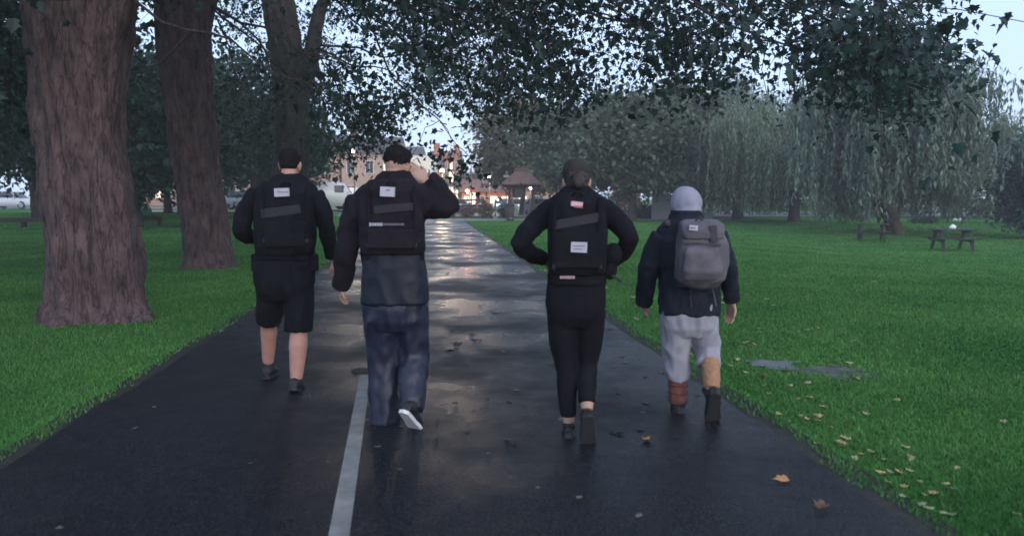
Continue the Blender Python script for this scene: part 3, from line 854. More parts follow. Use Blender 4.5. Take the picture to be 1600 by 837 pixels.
# low red roofed range behind the shelter
for i, (p0, p1, Yy, ptop, pe, lab) in enumerate([(722, 800, 100, 279, 300, 'long low building with a red brown roof left of the shelter'), (804, 905, 96, 280, 298, 'low building with a red brown roof behind the shelter')]):
    x0, x1 = xw(p0, Yy), xw(p1, Yy); ze, zr = zw(pe, Yy), zw(ptop, Yy)
    r = thing('low_building', lab, 'building', ((x0+x1)/2, Yy, 0), 'low red roofed buildings across the street')
    MB().box(((x0+x1)/2, Yy+3.5, ze/2 - .2), ((x1-x0)/2, 3.5, ze/2 + .2)).build('wall', M['brick'] if i == 0 else M['cream_wall'], r)
    mb = MB(); gable_roof(mb, x0, x1, Yy, 7, ze + .003, zr-ze, .3); mb.build('roof', M['roof_tile'], r)
    for k in range(4): window(r, x0 + (x1-x0)*(k+.5)/4, 1.3, 1.1, 1.0, Yy, pane='lit_window' if k != 1 else 'window')
# pale buildings that show between the trees
for (p0, p1, Yy, pt, wm, lab) in [(966, 1000, 92, 256, 'pink_wall', 'pink walled house showing through a gap in the trees'), (1440, 1486, 96, 266, 'pale_wall', 'pale house glimpsed between the willow and the right edge conifer')]:
    x0, x1 = xw(p0, Yy), xw(p1, Yy); zt = zw(pt + 8, Yy); r = thing('distant_house', lab, 'house', ((x0+x1)/2, Yy, 0))
    MB().box(((x0+x1)/2, Yy+3, zt/2), ((x1-x0)/2, 3, zt/2)).build('wall', M[wm], r)
    mb = MB(); gable_roof(mb, x0, x1, Yy, 6, zt + .003, 1.3, .2); mb.build('roof', M['slate'], r)
    window(r, (x0+x1)/2, zt - 1.4, .9, 1.2, Yy)
# pale low wall behind the grey hood
Yy = 54.0; x0, x1 = xw(1018, Yy), xw(1112, Yy)
r = thing('low_wall', 'pale grey low wall left of the grey hooded head', 'wall', ((x0+x1)/2, Yy, gz(x0, Yy)))
zt = zw(306, Yy)
MB().box(((x0+x1)/2, Yy, zt/2 - .1), ((x1-x0)/2, .15, zt/2 + .1)).build('panel', M['pale_wall'], r)
MB().box(((x0+x1)/2, Yy, zt + .042), ((x1-x0)/2 + .05, .2, .04)).build('coping', M['pale_wall'], r)

# timber gate at the end of the path: posts and rails
Yg = 57.0
r = thing('barrier_gate', 'brown timber barrier gate across the far end of the path', 'gate', (xw(735, Yg), Yg, 0))
for px, h in ((709, zw(309, Yg)), (682, zw(311, Yg)), (757, zw(313, Yg))):
    MB().box((xw(px, Yg), Yg, h/2 - .1), (.11, .11, h/2 + .1)).build('post', M['wood'], r)
for z in (zw(313, Yg), zw(322, Yg), zw(331, Yg)):
    MB().bar((xw(684.5, Yg), Yg - .14, z), (xw(757, Yg), Yg - .14, z + .03), .05, .12).build('rail', M['wood'], r)
MB().bar((xw(711.5, Yg), Yg - .20, zw(334, Yg)), (xw(752, Yg), Yg - .20, zw(315, Yg)), .05, .10).build('brace', M['wood'], r)
r = thing('post', 'pale slim timber post at the right end of the barrier gate', 'post', (xw(774, Yg), Yg, 0))
h = zw(314, Yg)
MB().box((xw(774, Yg), Yg, h/2 - .1), (.07, .07, h/2 + .1)).build('shaft', M['wood_pale'], r)
MB().tube([(xw(774, Yg), Yg, h), (xw(774, Yg), Yg, h + .06)], [.10, .02], 4).build('cap', M['wood_pale'], r)
MB().box((xw(774, Yg), Yg, .06), (.16, .16, .06)).build('foot', M['pale_wall'], r)
# low clipped brown hedges behind the gate
for i, (p0, p1, lab) in enumerate([(716, 745, 'clipped reddish hedge behind the left half of the barrier gate'), (746, 772, 'clipped reddish hedge behind the right half of the barrier gate'), (777, 800, 'clipped hedge between the pale post and the dark bin')]):
    x0, x1 = xw(p0, 58.4), xw(p1, 58.4)
    shrub(lab, (p0+p1)/2, 58.4, (x1-x0)*.56, 1.15, 'brown_leaf' if i < 2 else 'hedge_leaf', 600+i, 'hedge', 'hedge', 1500, .45, .12, 'clipped hedges behind the gate')

# timber notice shelter with a hipped tile roof
Ys = 54.0
r = thing('notice_shelter', 'timber shelter with a hipped tiled roof and a dark notice board', 'shelter', (xw(818, Ys), Ys, 0))
ze = zw(292, Ys); zt = zw(266, Ys); xa, xb = xw(796, Ys), xw(833, Ys)
for x in (xa, xb):
    for y in (Ys - .75, Ys + .75):
        MB().box((x, y, ze/2 - .1), (.10, .10, ze/2 + .1)).build('post', M['wood'], r)
        s_ = 1 if x == xa else -1
        MB().bar((x - s_*.10, y, ze - .55), (x - s_*.50, y, ze - .05), .08, .10).build('brace', M['wood'], r)
for y in (Ys - .75, Ys + .75): MB().box(((xa+xb)/2, y, ze + .062), ((xb-xa)/2 + .55, .09, .06)).build('beam', M['wood'], r)
e = [Vector((xw(784, Ys), Ys-1.35, ze+.126)), Vector((xw(845, Ys), Ys-1.35, ze+.126)), Vector((xw(845, Ys), Ys+1.35, ze+.126)), Vector((xw(784, Ys), Ys+1.35, ze+.126))]
up = Vector((0, 0, .09)); ra, rb = Vector((xw(806, Ys), Ys, zt)), Vector((xw(822, Ys), Ys, zt))
mb = MB(); mb.v = e + [q + up for q in e] + [ra, rb]
mb.f = [(3, 2, 1, 0), (0, 1, 5, 4), (1, 2, 6, 5), (2, 3, 7, 6), (3, 0, 4, 7), (4, 5, 9, 8), (5, 6, 9), (6, 7, 8, 9), (7, 4, 8)]
rf = mb.build('roof', M['roof_tile'], r)
MB().tube([ra + Vector((-.1, 0, .03)), rb + Vector((.1, 0, .03))], .09, 8).build('ridge', M['roof_tile'], rf)
bd = MB().box((xw(810.5, Ys), Ys + .55, (zw(294, Ys) + zw(309, Ys))/2), (.40, .05, (zw(294, Ys) - zw(309, Ys))/2)).build('notice_board', M['wood'], r)
MB().box((xw(810.5, Ys), Ys + .49, (zw(294, Ys) + zw(309, Ys))/2), (.34, .008, (zw(294, Ys) - zw(309, Ys))/2 - .06)).build('pane', M['window'], bd)
for x in (xw(801, Ys), xw(820, Ys)): MB().box((x, Ys + .58, zw(293, Ys)/2), (.05, .05, zw(293, Ys)/2)).build('board_post', M['wood_pale'], r)
# white lamp under the eaves
# tall dark bin beside the shelter
Yb = 50.0; bx = xw(797, Yb)
r = thing('litter_bin', 'dark round litter bin on the grass in front of the shelter', 'bin', (bx, Yb, 0))
MB().tube([(bx, Yb, 0), (bx, Yb, .06), (bx, Yb, .10), (bx, Yb, .95)], [.24, .25, .27, .29], 20).build('drum', M['wood'], r, True)
MB().tube([(bx, Yb, .95), (bx, Yb, 1.0), (bx, Yb, 1.13), (bx, Yb, 1.17)], [.31, .32, .28, .12], 20).build('lid', M['tyre'], r, True)
MB().tube([(bx, Yb, .16), (bx, Yb, .19)], [.284, .284], 20).build('hoop', M['steel'], r)
# red upright box beside the lit shop
Yr = 98.0; x = xw(739, Yr)
r = thing('phone_box', 'tall red kiosk by the orange lamp across the street', 'kiosk', (x, Yr, 0))
mb = MB()
for a in (-1, 1):
    for b_ in (-1, 1): mb.box((x + a*.42, Yr + b_*.42, 1.15), (.07, .07, 1.15))
mb.box((x, Yr, .12), (.349, .349, .12)); mb.box((x, Yr, 2.45), (.5, .5, .15)); mb.box((x, Yr + .42, 1.2), (.349, .03, 1.09)); mb.build('frame', M['red_paint'], r)
MB().ell((x, Yr, 2.6), (.47, .47, .14), 16, 6).build('dome', M['red_paint'], r)
MB().box((x, Yr - .40, 1.25), (.345, .012, 1.0)).build('pane', M['lit_window'], r)

# street lamps: the lit ones in view, plus terrace ones inferred from its warm light
def lamp(label, px, py, Y, gm, r_=.22, power=250, colr=(1, .75, .45), arm=0):
    p = W(px, py, Y); g = gz(p.x, Y)
    root = thing('street_lamp', label, 'street lamp', (p.x, Y, g), 'lit street lamps')
    MB().tube([(p.x + arm, Y + .3, g - .1), (p.x + arm, Y + .3, g + 1.0), (p.x + arm, Y + .3, p.z + .3)], [.10, .07, .05], 10).build('pole', M['slate'], root)
    MB().tube([(p.x + arm, Y + .3, p.z + .3), (p.x, Y, p.z + r_ + .08)], [.04, .05], 8).build('arm', M['slate'], root)
    MB().ell(p, (r_, r_, r_), 14, 8).build('globe', M[gm], root, True)
    MB().tube([p + Vector((0, 0, r_*.92)), p + Vector((0, 0, r_ + .1))], [r_*.6, r_*.3], 12).build('hood', M['slate'], root)
    ld = bpy.data.lights.new('bulb', 'POINT'); ld.energy = power; ld.color = colr; ld.shadow_soft_size = r_
    lo = bpy.data.objects.new('bulb', ld); col.objects.link(lo); lo.parent = root
    lo.location = p - Vector((p.x, Y, g)) + Vector((0, -r_ - .12, -r_*.3))
lamp('round lit street lamp in front of the gabled red house', 691, 267, 96, 'lamp_warm', .27, 700)
lamp('bright lit street lamp beside the pointed conifer', 765, 277, 88, 'lamp_white', .24, 480, (1, .85, .65))
lamp('orange lit lamp beside the red kiosk', 730, 299, 92, 'lamp_orange', .24, 360, (1, .45, .2))
lamp('small lit lamp close to the shelter, at its right', 829, 294, 60, 'lamp_white', .09, 48, (1, .85, .7))
lamp('lit street lamp glimpsed between the two nearest plane trunks', 213, 212, 70, 'lamp_warm', .22, 480)
lamp('lit street lamp in front of the terrace behind the left walkers', 552, 236, 76, 'lamp_warm', .2, 260)
lamp('lit street lamp in front of the terrace near the second plane trunk', 384, 240, 76, 'lamp_warm', .2, 200)
# slim unlit mast
Y = 94.0; x = xw(737, Y); h = zw(233, Y)
r = thing('mast', 'slim dark mast standing against the bright gap in the trees', 'mast', (x, Y, 0))
MB().tube([(x, Y, -.1), (x, Y, h*.5), (x, Y, h)], [.10, .075, .04], 8).build('pole', M['slate'], r)
MB().box((x - .12, Y, zw(270, Y)), (.09, .06, .5)).build('cabinet', M['slate'], r)
# white road sign left of the shelter roof
Y = 64.0; x = xw(791, Y); z = zw(273, Y)
r = thing('street_sign', 'small white sign on a post rising just left of the shelter roof', 'sign', (x, Y, 0))
MB().tube([(x, Y + .04, -.1), (x, Y + .04, z + .3)], .04, 8).build('post', M['slate'], r)
MB().box((x, Y - .02, z - .12), (.24, .012, .10)).build('panel', M['sign_white'], r)
MB().box((x + .04, Y - .02, z + .16), (.10, .012, .13)).build('plate', M['sign_white'], r)

# vehicles
def vehicle(name, label, cat, loc, yaw, L, Wd, H, van, paint, group=None):
    r = thing(name, label, cat, loc, group)
    r.rotation_euler = (0, 0, yaw); loc = Vector(loc)
    def V(x, y, z): return loc + Vector((x, y, z))
    def ring(y, hw, z0, z1, tw=.9):
        return [V(-hw, y, z0), V(hw, y, z0), V(hw*1.02, y, (z0+z1)/2), V(hw*tw, y, z1), V(-hw*tw, y, z1), V(-hw*1.02, y, (z0+z1)/2)]
    hw = Wd/2
    if van:
        body = [(-L/2, hw*.92, .35, H*.93, .9), (-L/2+.1, hw, .28, H, .9), (L*.18, hw, .28, H, .9), (L*.30, hw, .28, H*.95, .86), (L*.40, hw, .28, H*.58, .93), (L*.49, hw*.96, .3, H*.50, .92), (L/2, hw*.85, .38, H*.42, .9)]
    else:
        body = [(-L/2, hw*.86, .36, H*.55, .9), (-L*.46, hw, .26, H*.63, .93), (-L*.2, hw, .22, H*.64, .95), (L*.15, hw, .22, H*.63, .95), (L*.28, hw, .22, H*.58, .94), (L*.46, hw*.96, .26, H*.5, .9), (L/2, hw*.84, .36, H*.42, .9)]
    mb = MB(); mb.loft([ring(*q) for q in body]); mb.build('body', M[paint], r, True)
    gl = MB()
    if van:
        gl.loft([[V(-hw*.8, L*.305, H*.92), V(hw*.8, L*.305, H*.92), V(hw*.86, L*.405, H*.60), V(-hw*.86, L*.405, H*.60)], [V(-hw*.78, L*.305, H*.96), V(hw*.78, L*.305, H*.96), V(hw*.84, L*.42, H*.60), V(-hw*.84, L*.42, H*.60)]])
        gl.build('windscreen', M['window'], r)
        for s in (-1, 1): MB().box(V(s*hw*.955, L*.2, H*.74), (.05, L*.075, H*.13)).build('side_window', M['window'], r)
        for s in (-1, 1): MB().box(V(s*hw*.43, -L/2 - .005, H*.72), (hw*.33, .02, H*.13)).build('rear_window', M['window'], r)
    else:
        cab = [(-L*.43, hw*.78, H*.60, H*.64, .95), (-L*.30, hw*.84, H*.60, H*.97, .84), (-L*.02, hw*.86, H*.60, H*.99, .84), (L*.08, hw*.86, H*.6, H*.96, .82), (L*.24, hw*.84, H*.56, H*.60, .95)]
        gl.loft([ring(*q) for q in cab]); gl.build('glasshouse', M['window'], r, True)
        MB().loft([ring(-L*.30, hw*.72, H*.965, H*.985), ring(-L*.02, hw*.745, H*.985, H*1.005), ring(L*.08, hw*.72, H*.955, H*.978)]).build('roof', M[paint], r, True)
        for s in (-1, 1):
            for y0, y1, z1 in ((-L*.30, -L*.42, H*.62), (L*.08, L*.24, H*.58), (-L*.08, -L*.085, H*.62)):
                MB().bar(V(s*hw*.725, y0, H*.97), V(s*hw*.83, y1, z1), .05, .05).build('pillar', M[paint], r)
    for s in (-1, 1):
        for y in (-L*.31, L*.31):
            x = s*(hw - .09)
            w = MB().tube([V(x - .1, y, .32), V(x - .09, y, .32), V(x + .09, y, .32), V(x + .1, y, .32)], [.27, .32, .32, .27], 18, side=(0, 0, 1)).build('wheel', M['tyre'], r, True)
            MB().tube([V(x + s*.09, y, .32), V(x + s*.115, y, .32)], [.2, .18], 14, side=(0, 0, 1)).build('rim', M['rim'], w)
        MB().ell(V(s*hw*.68, L/2 - .06, H*(.36 if van else .43)), (.17, .09, .09), 10, 6).build('headlight', M['clear_lens'], r)
        MB().box(V(s*hw*.78, -L/2 + .02, H*(.45 if van else .52)), (.10, .05, .13 if van else .07)).build('tail_light', M['tail'], r)
        MB().ell(V(s*(hw + .08), L*(.34 if van else .19), H*(.62 if van else .64)), (.09, .06, .09), 8, 5).build('mirror', M[paint], r)
    MB().box(V(0, -L/2 - .012, .5), (.26, .01, .06)).build('number_plate', M['sign_white'], r)
    return r
def on_road(px, Y): x = xw(px, Y); return Vector((x, Y, gz(x, Y) + .015))
vehicle('parked_van', 'white van parked on the street between the two left walkers', 'van', on_road(507, 57.5), R(-62), 4.8, 1.95, 2.15, True, 'car_white')
vehicle('parked_van', 'white van farther along the street just left of the saluting walker', 'van', on_road(578, 78), R(-90), 4.6, 1.9, 2.2, True, 'car_white')
cg = 'cars parked along the street'
vehicle('parked_car', 'dull red car parked between the two white vans', 'car', on_road(553, 66), R(170), 4.0, 1.7, 1.45, False, 'car_red', cg)
vehicle('parked_car', 'white car facing the park just left of the shelter posts', 'car', on_road(783, 86), R(176), 4.2, 1.75, 1.5, False, 'car_white', cg)
vehicle('parked_car', 'pale blue car parked right of the shelter', 'car', on_road(845, 70), R(-80), 4.2, 1.75, 1.5, False, 'car_blue', cg)
vehicle('parked_car', 'white car passing behind the barrier gate post', 'car', on_road(722, 80), R(-100), 4.2, 1.75, 1.45, False, 'car_white', cg)
vehicle('parked_car', 'silver car seen through the shelter', 'car', on_road(816, 78), R(-88), 4.1, 1.75, 1.45, False, 'car_grey', cg)
vehicle('parked_car', 'silver car parked near the second plane trunk', 'car', on_road(392, 60), R(-85), 4.1, 1.75, 1.45, False, 'car_grey', cg)
vehicle('parked_car', 'white car seen left of the nearest plane trunk', 'car', on_road(22, 62), R(-90), 4.2, 1.75, 1.45, False, 'car_white', cg)

# low timber rail on the left lawn
r = thing('low_rail', 'long low dark timber rail on short posts across the left lawn', 'rail', ground_at(180, 34))
for p0, p1 in ((-60, 140), (142, 270), (272, 410)):
    a, b_ = ground_at(p0, 33), ground_at(p1, 33 + .01*(p1+60))
    a.y = 33 + (p0+60)*.006; b_.y = 33 + (p1+60)*.006
    a.z, b_.z = gz(a.x, a.y) + .36, gz(b_.x, b_.y) + .36
    MB().bar(a, b_, .16, .20).build('rail', M['wood'], r)
    for t in (.03, .5, .97):
        q = a.lerp(b_, t); MB().box((q.x, q.y + .19, q.z - .22), (.08, .09, .30)).build('post', M['wood'], r)

# picnic tables
def picnic(label, c, yaw, L=1.5, m='wood_green'):
    r = thing('picnic_table', label, 'picnic table', c, 'picnic tables on the lawn'); r.rotation_euler = (0, 0, yaw); c = Vector(c)
    for k in range(5): MB().box(c + Vector((-.32 + .16*k, 0, .74)), (.073, L/2, .02)).build('top_plank', M[m], r)
    for s in (-1, 1):
        for k in range(2): MB().box(c + Vector((s*(.60 + .15*k), 0, .44)), (.068, L/2, .02)).build('seat_plank', M[m], r)
        for y in (-L*.34, L*.34):
            MB().bar(c + Vector((s*.25, y + s*.0, .717)), c + Vector((s*.66, y, -.02)), .05, .10, (0, 1, 0)).build('leg', M[m], r)
    for y in (-L*.34, L*.34):
        MB().box(c + Vector((0, y + .052, .37)), (.80, .025, .045)).build('seat_bearer', M[m], r)
        MB().box(c + Vector((0, y + .052, .68)), (.36, .025, .035)).build('top_bearer', M[m], r)
    return r
pA = G(1487, 391); pB = G(1361, 377)
picnic('dark picnic table at the right with a white bag on its top', pA, R(78), 1.35)
picnic('dark picnic table just left of the leaning willow trunk', pB, R(70), 1.3)
def bag(label, c, s, seed, group=None):
    r = thing('paper_bag', label, 'bag', c, group)
    mb = MB(); mb.srings([((c.x, c.y, c.z), s*.9, s*.6), ((c.x, c.y, c.z + s*.5), s, s*.7), ((c.x + s*.1, c.y, c.z + s*.95), s*.8, s*.55), ((c.x, c.y, c.z + s*1.25), s*.35, s*.25)], 14)
    o = mb.build('sack', M['sign_white'], r, True); fold_noise(o.data, s*.14, (9/s*.1,)*3, seed)
    MB().tube(curve(c + Vector((-s*.35, 0, s*1.1)), c + Vector((s*.35, 0, s*1.1)), s*.45, 6), s*.06, 5).build('handle', M['sign_white'], r)
bag('small white bag lying on the right picnic table', pA + Vector((.05, .1, .762)), .11, 2)
pw = G(1492, 345)
bag('white bag on the grass under the right willow, left of a pair', pw + Vector((-.16, -.3, 0)), .14, 5)
bag('white bag on the grass under the right willow, right of a pair', pw + Vector((.18, -.3, 0)), .13, 9)
# ================================================================== people
def hand(mb, wrist, d, nrm, side, curl=.5, s=1.0, spread=.012):
    """palm, four unequal bent fingers and a thumb; d points along the hand, nrm out of the palm"""
    wrist = Vector(wrist); d = Vector(d).normalized(); nrm = Vector(nrm); nrm = (nrm - d*nrm.dot(d)).normalized(); w = d.cross(nrm)*side
    def E(t, a, b):
        c = wrist + d*t*s; return [c + w*(a*s*math.cos(2*math.pi*j/16)) + nrm*(b*s*math.sin(2*math.pi*j/16)) for j in range(16)]
    mb.loft([E(-.05, .026, .021), E(0, .027, .019), E(.03, .036, .017), (E(.065, .042, .015)), E(.092, .041, .012), E(.098, .036, .008)])
    for k, (off, L, r) in enumerate(((.031, .070, .0088), (.010, .079, .0092), (-.011, .074, .0088), (-.031, .058, .0078))):
        p = wrist + d*(.088 - abs(off-.008)*.12)*s + w*off*s; a = 0; pts = [p - d*.02*s]; pts.append(p.copy())
        sd = (d + w*(off*spread*26)).normalized()
        for seg, f in enumerate((.44, .31, .25)):
            a += curl*(.45, .75, .55)[seg]*(1 + .12*(k-1))
            p = p + (sd*math.cos(a) + nrm*math.sin(a))*L*f*s; pts.append(p.copy())
        mb.tube(pts, [r*s, r*s*1.05, r*s, r*s*.92, r*s*.75], 10)
    p = wrist + d*.022*s + w*.024*s
    t1 = p + (d*.75 + w*.62 + nrm*.30).normalized()*.042*s; t2 = t1 + (d*.9 + w*.22 + nrm*.45).normalized()*.030*s; t3 = t2 + (d*.9 + nrm*.5).normalized()*.022*s
    mb.tube([p - d*.01*s, p, t1, t2, t3], [.013*s, .0135*s, .0115*s, .010*s, .0075*s], 10)
class Head:
    def __init__(s, c, yaw=0, pitch=0, roll=0):
        s.c = Vector(c); s.R = Euler((pitch, roll, yaw), 'XYZ').to_matrix()
    def P(s, x, y, z): return s.c + s.R @ Vector((x, y, z))
    def flesh(s, mb):
        mb.ell(s.P(0, -.012, .030), (.075, .096, .098), 20, 14, s.R)
        mb.ell(s.P(0, .028, -.045), (.060, .066, .070), 18, 12, s.R)
        mb.ell(s.P(0, .052, -.092), (.028, .026, .024), 14, 8, s.R)            # chin
        mb.ell(s.P(0, .074, .022), (.055, .020, .013), 14, 8, s.R)             # brow
        mb.tube([s.P(0, .088, .010), s.P(0, .104, -.020), s.P(0, .112, -.034), s.P(0, .092, -.044)], [.010, .012, .015, .012], 10)
        for k in (-1, 1):
            mb.ell(s.P(k*.042, .066, -.026), (.022, .018, .018), 12, 8, s.R)   # cheek
            rot = s.R @ Euler((0, k*.18, k*-.45)).to_matrix()
            mb.ell(s.P(k*.079, -.008, -.008), (.009, .019, .033), 12, 8, rot)  # ear
            mb.ell(s.P(k*.077, .000, -.034), (.008, .012, .014), 10, 6, rot)
        mb.tube([s.P(0, -.030, -.020), s.P(0, -.034, -.085), s.P(0, -.040, -.150), s.P(0, -.045, -.20)], [.058, .058, .064, .074], 18)
    def face(s, root):
        for k in (-1, 1):
            MB().ell(s.P(k*.031, .0715, .004), (.012, .012, .011), 12, 8, s.R).build('eye', M['eye'], root, True)
            MB().ell(s.P(k*.031, .0825, .004), (.0052, .003, .0052), 10, 6, s.R).build('iris', M['hair_dark'], root, True)
        mb = MB(); mb.ell(s.P(0, .090, -.062), (.023, .007, .0048), 12, 6, s.R); mb.ell(s.P(0, .089, -.071), (.020, .008, .0055), 12, 6, s.R)
        mb.build('lips', M['lip'], root, True)
def foot(mb_b, mb_s, ankle, toe_dir, L=.27, up=None, shaft=.12, r=.052, h=.085):
    """boot round an ankle joint and its sole"""
    a = Vector(ankle); f = Vector(toe_dir).normalized(); u = Vector(up) if up is not None else Vector((0, 0, 1)); u = (u - f*u.dot(f)).normalized(); w = f.cross(u)
    def E(t, hgt, a_, b_): 
        c = a + f*t + u*hgt; return [c + w*(a_*math.cos(2*math.pi*j/18)) + u*(b_*math.sin(2*math.pi*j/18)) for j in range(18)]
    g = -h
    mb_b.loft([E(-.075, g+.045, .028, .030), E(-.06, g+.05, .038, .045), E(-.01, g+.058, .042, .052), E(.05, g+.052, .044, .044), E(.11, g+.042, .049, .033), E(.16, g+.036, .046, .026), E(L-.085, g+.032, .034, .021), E(L-.072, g+.031, .018, .012)])
    mb_b.tube([a + u*(g+.05), a + u*(.02), a + u*shaft], [r*.92, r*.92, r*1.02], 18)
    out = [(-.082, 0), (-.07, .034), (0, .040), (.06, .042), (.12, .052), (.17, .048), (L-.085, .030), (L-.066, 0), (L-.085, -.030), (.17, -.046), (.12, -.049), (.06, -.040), (0, -.038), (-.07, -.034)]
    mb_s.loft([[a + f*t + w*q + u*(g-.004) for t, q in out], [a + f*t + w*q + u*(g+.020) for t, q in out]])

class Figure:
    def __init__(s, label, gp, Y):
        s.Y = Y; s.root = thing('person', label, 'person', gp); s.body = MB(); s.k = F / Y
    def p(s, px, py, dy=0.0): return W(px, py, s.Y + dy)
    def limb(s, mb, pts, rad, n=18, sub=3):
        P = [s.p(*q) if len(q) == 3 and abs(q[0]) > 5 else Vector(q) for q in pts]; out, rr = [], []
        for k in range(len(P) - 1):
            p0, p1, p2, p3 = P[max(k-1, 0)], P[k], P[k+1], P[min(k+2, len(P)-1)]
            for i in range(sub):
                t = i/sub; out.append(.5*((2*p1) + (p2-p0)*t + (2*p0-5*p1+4*p2-p3)*t*t + (3*p1-p0-3*p2+p3)*t**3)); rr.append(rad[k] + (rad[k+1]-rad[k])*t)
        out.append(P[-1]); rr.append(rad[-1]); mb.tube(out, rr, n)
    def torso(s, mb, rows, e=2.5, ddy=0.0, grow=0.0):
        mb.srings([(s.p(cx, py, (r[0] if r else 0) + ddy), hw/s.k + grow, hd + grow) for cx, py, hw, hd, *r in rows], 30, e)
    def plate(s, name, m, px0, px1, py0, py1, dy, parent, rot=0.0, th=.004, lean=0.0):
        a, b = s.p(px0, py0, dy), s.p(px1, py1, dy); c = (a + b)/2
        r = Euler((lean, rot, 0)).to_matrix()
        if name == 'pocket':
            mb = MB().box(c, (abs(b.x-a.x)/2, th, abs(a.z-b.z)/2), r)
            return organic(name, mb, M[m], parent, .006, 6, (.003, (12, 12, 12), px0))
        return MB().box(c, (abs(b.x-a.x)/2, th, abs(a.z-b.z)/2), r).build(name, M[m], parent)
    def print_row(s, name, m, px0, px1, py, dy, parent, hpx=2.0, seed=1, n=7):
        """a row of small raised print marks, illegible at this distance as in the photograph"""
        rd = random.Random(seed); mb = MB(); x = px0
        while x < px1 - .8:
            w = rd.uniform(1.6, 3.4); a = s.p(min(px1, x + w/2), py, dy); mb.box(a, (w/2/s.k*.82, .0015, hpx/2/s.k*rd.uniform(.8, 1.05))); x += w + .7
        return mb.build(name, M[m], parent)
def ground_pt(px, Y): x = (px-800)/F*Y; return Vector((x, Y, gz(x, Y)))


def webbing(f, vest, m, x0, x1, ya, yb_, dy, cols, rows):
    """straps, webbing rows and a drag handle on the back of a vest"""
    for px in cols: f.plate('strap', m, px - 2.2, px + 2.2, ya, yb_, dy + .004, vest, 0, .008)
    for py in rows: f.plate('webbing_row', m, x0, x1, py - 1.1, py + 1.1, dy + .002, vest, 0, .007)
    c = [f.p((x0+x1)/2 - 7, ya - 2, dy + .03), f.p((x0+x1)/2 - 4, ya - 7, dy + .005), f.p((x0+x1)/2 + 4, ya - 7, dy + .005), f.p((x0+x1)/2 + 7, ya - 2, dy + .03)]
    MB().tube(c, .007, 8).build('drag_handle', M[m], vest, True)
    for px in (x0 + 3, x1 - 3): f.plate('buckle', 'boot', px - 2.6, px + 2.6, rows[-1] - 3, rows[-1] + 3, dy - .004, vest, 0, .007)
# ---------- 1: the bare legged walker on the left
Y1 = 5.78
f = Figure('person in black top and shorts with bare calves, farthest left of the four walkers', ground_pt(440, Y1), Y1)
H1 = Head(f.p(453, 258, .06), R(4), R(-8))
H1.flesh(f.body); H1.face(f.root)
f.torso(f.body, [(453, 284, 17, .06), (448, 310, 38, .08), (446, 360, 36, .09), (445, 410, 36, .10), (444, 450, 34, .10)])
for pts, rad in (([(421, 440, 0.0), (420, 500, .16), (420, 520, .20), (419, 566, .27)], [.08, .064, .067, .046]), ([(467, 440, 0.0), (467, 512, -.02), (466, 540, -.06), (463, 592, -.10)], [.08, .066, .072, .047])): f.limb(f.body, pts, rad)
f.limb(f.body, [(395, 305, 0.0), (378, 356, -.02), (396, 372, .24)], [.05, .042, .030])
f.limb(f.body, [(497, 308, 0.0), (511, 362, .02), (521, 404, .13)], [.05, .042, .030])
hand(f.body, f.p(396, 372, .26), (.25, .95, .05), (1, 0, -.1), 1, .8)
hand(f.body, f.p(521, 406, .14), (.05, .35, -1), (-1, .1, 0), -1, .7)
organic('body', f.body, M['skin_red'], f.root, .0058, 3)
mb = MB()
f.torso(mb, [(453, 272, 16, .070, .02), (452, 281, 29, .085, .01), (449, 291, 44, .10), (446, 308, 52, .115), (446, 340, 46, .125), (446, 380, 44, .125), (446, 400, 44, .13), (446, 412, 40, .12)])
f.limb(mb, [(404, 303, 0.0), (386, 326, -.01), (377, 357, -.03), (386, 368, .10), (396, 371, .22)], [.078, .072, .064, .060, .052])
f.limb(mb, [(490, 305, 0.0), (504, 330, 0.0), (511, 363, .02), (520, 402, .12)], [.078, .070, .062, .050])
organic('top', mb, M['black_cloth'], f.root, .011, 4, (.011, (11, 11, 8), 1.3))
mb = MB()
f.torso(mb, [(445, 396, 44, .128), (445, 415, 46, .142), (445, 440, 46, .146), (445, 456, 42, .135), (445, 468, 34, .10)])
f.limb(mb, [(424, 435, 0.0), (422, 470, .06), (420, 502, .13)], [.118, .108, .095])
f.limb(mb, [(466, 435, 0.0), (467, 480, -.01), (467, 517, -.02)], [.118, .112, .106])
organic('shorts', mb, M['black_cloth'], f.root, .011, 3, (.011, (10, 10, 4), 4.4))
for an, dr, up in ((f.p(419, 573, .27), (-.08, 1, -.05), None), (f.p(463, 594, -.10), (.06, 1, -.42), (0, .4, 1))):
    b, s_ = MB(), MB(); foot(b, s_, an, dr, .285, up, .10, .052)
    bt = organic('boot', b, M['boot'], f.root, .007, 3); s_.build('sole', M['sole'], bt)
hr = MB(); hr.ell(H1.P(0, -.018, .042), (.081, .100, .096), 22, 14, H1.R); hr.ell(H1.P(0, -.050, -.005), (.070, .060, .052), 18, 10, H1.R)
organic('hair', hr, M['hair_dark'], f.root, .006, 2, (.003, (60, 60, 60), 2.2))
mb = MB(); vr = [(447, 284, 36, .09), (446, 302, 44, .125), (446, 345, 46.5, .14), (446, 385, 45.5, .135), (446, 397, 43, .115)]
f.torso(mb, vr, 3.3, -.045); vest = organic('vest', mb, M['black_vest'], f.root, .010, 3, (.006, (10, 10, 9), 6.0))
mb = MB(); f.torso(mb, [(446, 393, 45.5, .142), (446, 405, 45.5, .142)], 3); organic('belt', mb, M['black_vest'], f.root, .009, 2)
yb = -.045 - .140
f.plate('patch', 'patch', 429, 452, 294, 307, yb + .004, vest, R(-2), .014); f.print_row('patch_print', 'patch_ink', 433, 449, 300, yb - .0115, vest, 2.2, 3)
f.plate('webbing_band', 'band', 408, 470, 323, 337, yb + .003, vest, R(-7), .006)
